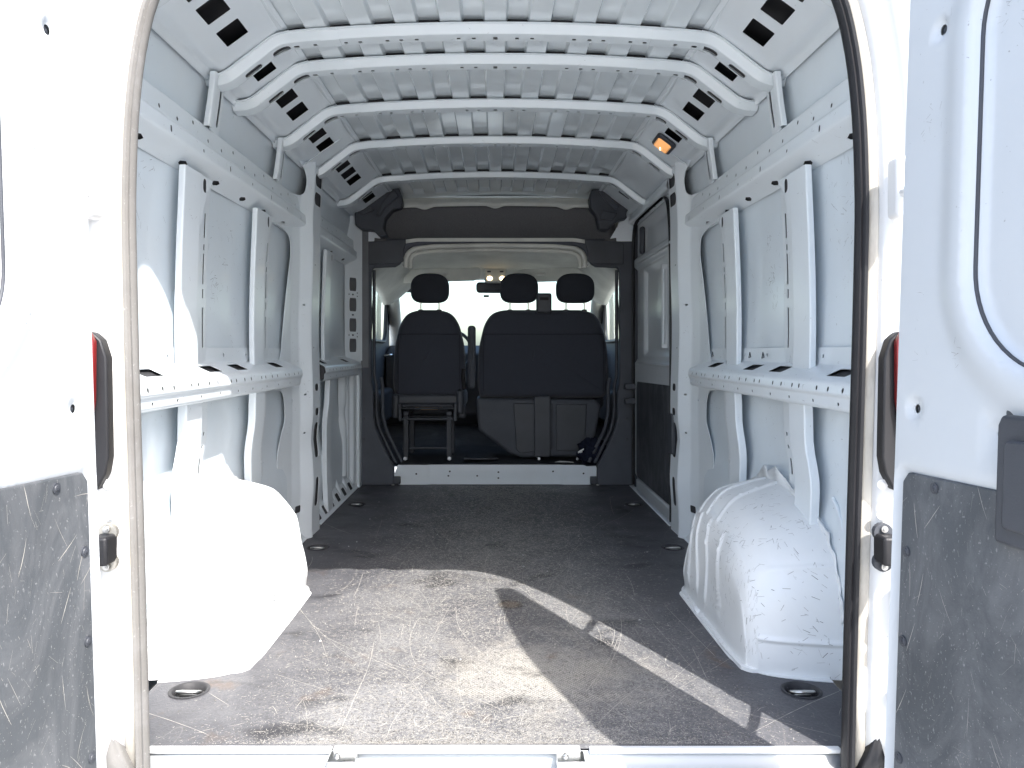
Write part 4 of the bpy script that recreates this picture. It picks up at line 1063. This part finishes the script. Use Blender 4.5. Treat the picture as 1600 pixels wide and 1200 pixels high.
# ------------------------------------------------------------------ rear doors
def rear_door(s_):
    P0 = Vector((s_*.722, 1.415, 0)); D = Vector((s_*.12, -.993, 0)).normalized(); N = Vector((-s_*.993, -.12, 0)).normalized()   # N points into the gap between the doors
    def W(u, z, d=0):      # u along the door, d out of its inner face
        ln = s_*.033*(z-.3)
        return tuple(P0+D*u+N*d+Vector((ln, 0, z)))
    # outline of the door: hinge edge straight, outer top corner rounded
    out = [(-.012,-.06),(.78,-.06),(.785,1.0),(.775,1.35),(.745,1.56),(.68,1.70),(.56,1.785),(.40,1.82),(.10,1.83),(.03,1.83),(.0,1.80),(-.012,1.6)]
    out = [tuple(v) for v in fillet(out+[out[0]], .03, 3)][:-1]
    wc = .450 if s_ > 0 else .475
    def sdr(u, z, cx, cz, hw, hh, r):
        qx = abs(u-cx)-hw+r; qz = abs(z-cz)-hh+r
        return math.hypot(max(qx, 0), max(qz, 0))+min(max(qx, qz), 0)-r
    holes_ = [(.088,1.440,.0085,.011), (.053,.782,.0075,.012), (.2415,.7555,.0075,.010)]
    def relief(u, z):
        d = 0
        a = sdr(u, z, wc, 1.205, .268, .355, .17)
        d -= .018*sstep(.018, -.016, a)                     # window pressing is sunk
        d += .010*sstep(.085, .030, a)*sstep(-.004, .012, a) # with a raised frame round it
        b = sdr(u, z, .40, .31, .385, .358, .025)
        d -= .010*sstep(.010, -.002, b)
        for hu, hz, r_, dr in holes_:
            q = math.hypot(u-hu, z-hz); d -= .007*sstep(.024, .012, q)
        d -= .030*sstep(.006, -.012, u)                      # rolled hinge edge
        q2 = max(abs(u-.2415)-.030, abs(z-.752)-.038); d -= .003*sstep(.004, -.002, q2)
        return d
    H = []
    for hu, hz, r_, dr in holes_: H.append([(hu+r_*math.cos(2*math.pi*i/12), hz+r_*1.1*math.sin(2*math.pi*i/12)) for i in range(12)])
    us_ = sorted(set([round(-.012+.0085*i, 4) for i in range(43)]+[round(.36+.03*i, 3) for i in range(14)]))
    vs_ = [round(-.05+.0125*i, 4) for i in range(64)]+[round(.76+.008*i, 4) for i in range(110)]+[round(1.65+.015*i, 4) for i in range(12)]
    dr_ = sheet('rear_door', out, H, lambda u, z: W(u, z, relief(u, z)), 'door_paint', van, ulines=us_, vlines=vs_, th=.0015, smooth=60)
    lab(dr_, ('left' if s_ < 0 else 'right')+' rear door swung open, white with a black liner below')
    # outer skin and edges
    osk = [tuple(v) for v in out]
    sheet('outer_skin', osk, [], lambda u, z: W(u, z, -.055), 'outer_paint', dr_, th=.002)
    n_ = len(osk); V = [W(*p, -.032 if p[0] < .006 else -.004) for p in osk]+[W(*p, -.055) for p in osk]
    me = bpy.data.meshes.new('door_edge'); me.from_pydata(V, [], [(i, (i+1) % n_, n_+(i+1) % n_, n_+i) for i in range(n_)]); me.update()
    link('door_edge', me, 'outer_paint', dr_, 40)
    # black lower liner with a step up to the latch
    lo = [(.030,-.03),(.76,-.03),(.76,.675),(.36,.675),(.36,.81),(.268,.805),(.262,.795),(.262,.673),(.044,.668),(.030,.650)]
    ln_ = prism('door_liner', lo, lambda a, b, d: W(a, b, d-.008), .011, 'door_liner', dr_, .003)
    # re-place exactly on the leaning door
    for hu, hz in ((.115,.652), (.048,.528), (.047,.368), (.046,.160), (.046,.02)):
        bolt('liner_clip', W(hu, hz, .003), N, .0095, 'black_plastic', ln_, .005)
    for hu, hz, r_, dr in holes_:
        bolt('rubber_plug', W(hu, hz, -.012), N, r_*.95, 'black_plastic', dr_, .004)
    wp = rrect(wc, 1.205, .536, .710, .17, 14)
    tube('window_groove', [W(a, b, -.0045) for a, b in wp], .0032, 'black_plastic', dr_, 6, True)
    # latch handle
    lt = prism('latch_handle', [(.268,.60),(.37,.60),(.37,.79),(.275,.79),(.268,.775)], lambda a, b, d: W(a, b, d), .022, 'black_plastic', dr_, .006, seg=3)
    prism('latch_lever', rrect(.315, .69, .05, .13, .01, 3), lambda a, b, d: W(a, b, .018+d), .012, 'black_plastic', dr_, .004)
    return dr_, W, N, D
doors = {}
for s_ in (-1, 1): doors[s_] = rear_door(s_)
# hinges, check straps, lamps, stops on the rear frame
for s_ in (-1, 1):
    W = doors[s_][1]
    for z in (.468, 1.225):
        if z > 1:      # upper hinge, painted with the body
            hb = box('door_hinge', (s_*.846, 1.606, z), (.034, .05, .13), 'pillar_paint', van, .012, seg=4)
            tube('hinge_arm', fillet([(s_*.845, 1.60, z-.01), (s_*.842, 1.55, z-.018), (s_*.80, 1.47, z-.03), (s_*.765, 1.41, z-.03)], .03, 4), .012, 'pillar_paint', hb, 8)
            continue
        hb = box('door_hinge', (s_*.822, 1.612, z), (.036, .05, .060), 'rubber_black', van, .006)
        for dz in (-.042, .042):
            bm = bmesh.new(); add_cyl(bm, (s_*.822, 1.632, z+dz*.75), (0, 1, 0), .020, .012, 18); from_bm('hinge_lug', bm, 'zinc' if s_ < 0 else 'black_plastic', hb)
            bolt('hinge_bolt', (s_*.822, 1.624, z+dz*.95), (0, -1, 0), .007, 'metal', hb, .008)
        tube('hinge_arm', fillet([(s_*.845, 1.60, z-.01), (s_*.842, 1.55, z-.018), (s_*.80, 1.47, z-.03), (s_*.765, 1.41, z-.03)], .03, 4), .011, 'zinc', hb, 8)
    # tail lamp seen from the side
    tl = prism('tail_lamp', [(.850,.925),(.832,.908),(.820,.870),(.816,.66),(.822,.625),(.840,.590),(.89,.590),(.89,.925)], lambda a, b, d: (s_*a, 1.618+d, b), .03, 'rubber_black', van, .004)
    prism('lamp_lens', [(.850,.928),(.838,.905),(.839,.78),(.852,.70),(.86,.62),(.93,.60),(.93,.93)], lambda a, b, d: (s_*a, 1.600+d, b), .018, 'red_lens', tl, .004)
    st = prism('check_strap', [(.842,.395),(.862,.395),(.862,.29),(.838,.29),(.838,.315),(.846,.33),(.838,.345)], lambda a, b, d: (s_*a, 1.59+d, b), .03, 'black_plastic', van, .003)
    for z in (.152, .032):
        q = box('rubber_stop', (s_*.842, 1.615, z), (.026, .02, .040), 'black_plastic', van, .004)
        bolt('stop_screw', (s_*.842, 1.604, z), (0, -1, 0), .009, 'metal', q, .006)
    for z in (.66-.035*0, .595):
        bolt('frame_plug', (s_*.826, 1.640, z-.06), (-s_*.2, -1, 0), .011, 'pillar_paint', van, .005)
    # kinked drain fillet at the foot of the frame
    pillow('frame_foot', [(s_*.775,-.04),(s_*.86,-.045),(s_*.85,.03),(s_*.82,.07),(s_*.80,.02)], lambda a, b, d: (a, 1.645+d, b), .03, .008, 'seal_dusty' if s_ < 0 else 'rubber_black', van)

# ------------------------------------------------------------------ wear
random.seed(21)
# load floor: long arcs, short gouges, and rubbed fibres thickest in the middle near the doors
ftree = bvh([fl])
def on_floor(x, y): return not (abs(x) > .66 and 2.02 < y < 2.95)
sp_ = []
for _ in range(230):
    y = 1.75+3.1*random.random()**1.5; x = random.gauss(0, .36)
    if abs(x) < .85 and on_floor(x, y): sp_.append(((x, y, .2), (0, 0, -1), random.uniform(.06, .55), random.uniform(.0007, .0017), random.choice((0, .5, -.4, 1.2))+random.gauss(0, .3), random.gauss(0, .35)))
for _ in range(700):
    y = 1.75+3.1*random.random()**1.7; x = random.gauss(0, .38)
    if abs(x) < .86 and on_floor(x, y): sp_.append(((x, y, .2), (0, 0, -1), random.uniform(.010, .05), random.uniform(.0010, .0028), random.uniform(0, 3.14), random.gauss(0, .5)))
decals('long_scratches', ftree, sp_, 'scratch_pale', fl, .0006)
V = []; F = []
for _ in range(60000):
    y = 1.73+3.3*random.random()**1.8; x = random.gauss(0, .34+.05*(2.6-y))
    if abs(x) > .78 or not on_floor(x, y): continue
    if random.random() < sstep(.42, .75, abs(x))*.8: continue
    a = random.choice((.7, -.6, 1.5, 0))+random.gauss(0, .5); big_ = 2.0 if random.random() < .10 else 1.0; l_ = random.uniform(.0014, .0050)*(y/2.1)*big_; w_ = random.uniform(.0004, .0009)*(y/2.0)*(1+.4*(big_-1))
    dx, dy = math.cos(a)*l_, math.sin(a)*l_; ex, ey = -math.sin(a)*w_, math.cos(a)*w_; k = len(V)
    V += [(x-dx, y-dy, .0005), (x+ex, y+ey, .0005), (x+dx, y+dy, .0005), (x-ex, y-ey, .0005)]; F.append((k, k+1, k+2, k+3))
V2 = []; F2 = []
for _ in range(9000):
    y = 1.73+2.4*random.random()**1.5; x = random.gauss(0, .36)
    if abs(x) > .80 or not on_floor(x, y): continue
    a = random.uniform(0, 3.14); l_ = random.uniform(.002, .008); w_ = random.uniform(.0006, .0016)
    dx, dy = math.cos(a)*l_, math.sin(a)*l_; ex, ey = -math.sin(a)*w_, math.cos(a)*w_; k = len(V2)
    V2 += [(x-dx, y-dy, .0004), (x+ex, y+ey, .0004), (x+dx, y+dy, .0004), (x-ex, y-ey, .0004)]; F2.append((k, k+1, k+2, k+3))
me = bpy.data.meshes.new('dark_scuffs'); me.from_pydata(V2, [], F2); me.update(); o = link('dark_scuffs', me, 'chip_dark', fl, 0); o['kind'] = 'stuff'
me = bpy.data.meshes.new('rubbed_fibres'); me.from_pydata(V, [], F); me.update(); o = link('rubbed_fibres', me, 'scratch_pale', fl, 0); o['kind'] = 'stuff'
# walls, pillars, arches, doors
for sg in (-1, 1):
    sk = [o for o in bpy.data.objects if o.name.startswith('side_skin') and o.data.vertices[0].co.x*sg > 0]
    wallobjs = sk+[o for o in bpy.data.objects if o.name.split('.')[0] in ('wall_post', 'shelf_rail', 'upper_rail', 'side_pillar') and o.data.vertices[0].co.x*sg > 0]
    t_ = bvh(wallobjs)
    c = clusters(26, (1.9, 3.6), (.5, 1.5), sg)+clusters(14, (1.9, 3.5), (.74, .82), sg, per=(2, 5))+clusters(8, (2.3, 3.2), (1.0, 1.25), sg, (.01, .03), (.0015, .0035), .07)
    c += clusters(5, (2.52, 2.80), (1.02, 1.32), sg, (.008, .030), (.0025, .0055), .018, (3, 7))
    c += clusters(4, (2.02, 2.2), (1.15, 1.42), sg, (.008, .035), (.0020, .0045), .02, (2, 6))
    c += clusters(16, (1.9, 3.4), (.735, .83), sg, (.004, .016), (.0018, .004), .012, (1, 4))
    c += clusters(12, (1.9, 3.5), (1.44, 1.60), sg, (.004, .014), (.0018, .0035), .015, (1, 4))
    c += clusters(10, (3.4, 3.8), (.5, 1.4), sg, (.004, .016), (.0018, .004), .02, (1, 5))
    decals('paint_chips', t_, c, 'chip_dark', sk[0])
    ar_ = [o for o in bpy.data.objects if o.name.startswith('wheel_arch') and o.data.vertices[0].co.x*sg > 0][0]
    at_ = bvh([ar_]); c = []
    for _ in range(40):
        y0_, z0_ = random.uniform(2.15, 2.8), random.uniform(.06, .40); x0_ = random.uniform(.70, .90); ang = random.uniform(0, 3.1); mode = random.random()
        for _ in range(random.randint(3, 12)):
            j = lambda s_=.03: random.gauss(0, s_)
            if mode < .3: org, d = (sg*.3, y0_+j(.05), z0_+j(.04)), (sg, 0, -.05)
            elif mode < .65: org, d = (sg*(x0_+j(.05)), 1.5, z0_+j(.04)), (0, 1, 0)
            else: org, d = (sg*(x0_+j(.05)), y0_+j(.07), 1.0), (0, 0, -1)
            c.append((org, d, random.uniform(.004, .024), random.uniform(.0018, .0052), ang+j(.30), j(.5)))
    # the worn inner edge
    for _ in range(110):
        z = random.uniform(.04, .36); c.append(((sg*(.705+random.gauss(0, .012)), 1.5, z), (0, 1, 0), random.uniform(.006, .02), random.uniform(.001, .0028), random.gauss(0, .3), 0))
        y = random.uniform(2.2, 2.85); c.append(((sg*.3, y, .30+random.gauss(0, .03)), (sg, 0, 0), random.uniform(.006, .03), random.uniform(.001, .0025), 1.57+random.gauss(0, .3), 0))
    decals('paint_chips', at_, c[::2], 'chip_dark', ar_); decals('paint_scuffs', at_, c[1::2], 'chip_grey', ar_)
    dr_, W, N, D = doors[sg]
    dt_ = bvh([dr_]); c = []
    for _ in range(16):
        u0, z0_ = random.uniform(.03, .6), random.uniform(.70, 1.6); ang = random.uniform(0, 3.1)
        for _ in range(random.randint(1, 7)):
            c.append((W(u0+random.gauss(0, .012), z0_+random.gauss(0, .02), .2), tuple(-N), random.uniform(.004, .016), random.uniform(.0008, .002), ang+random.gauss(0, .7), random.gauss(0, 1)))
    decals('paint_chips', dt_, c, 'chip_dark', dr_)
    lo_ = [o for o in dr_.children if o.name.startswith('door_liner')][0]
    lt_ = bvh([lo_]); c = []
    for _ in range(420):
        u0, z0_ = random.uniform(.03, .7), random.uniform(-.02, .64)
        c.append((W(u0, z0_, .2), tuple(-N), random.choice((.004, .006, .01, .015, .03, .06)), random.uniform(.0006, .0016), random.gauss(0, .6), random.gauss(0, .25)))
    for _ in range(700):
        u0, z0_ = random.uniform(.03, .7), random.gauss(.28, .12)
        if z0_ > -.02: c.append((W(u0, z0_, .2), tuple(-N), .002, random.uniform(.0012, .0024), random.uniform(0, 3), 0))
    decals('liner_scratches', lt_, c, 'scratch_pale', lo_)
c = []
rt = bvh([o for o in bpy.data.objects if o.name.startswith('roof_rib') or o.name.startswith('roof_panel')])
for _ in range(16):
    x0_, y0_ = random.uniform(-.55, .55), random.choice(RIBS)+.03
    for _ in range(random.randint(1, 5)):
        c.append(((x0_+random.gauss(0, .02), y0_+random.gauss(0, .012), 1.2), (0, 0, 1), random.uniform(.004, .018), random.uniform(.001, .0028), random.gauss(1.57, .6), 0))
decals('paint_chips', rt, c, 'chip_dark', van)
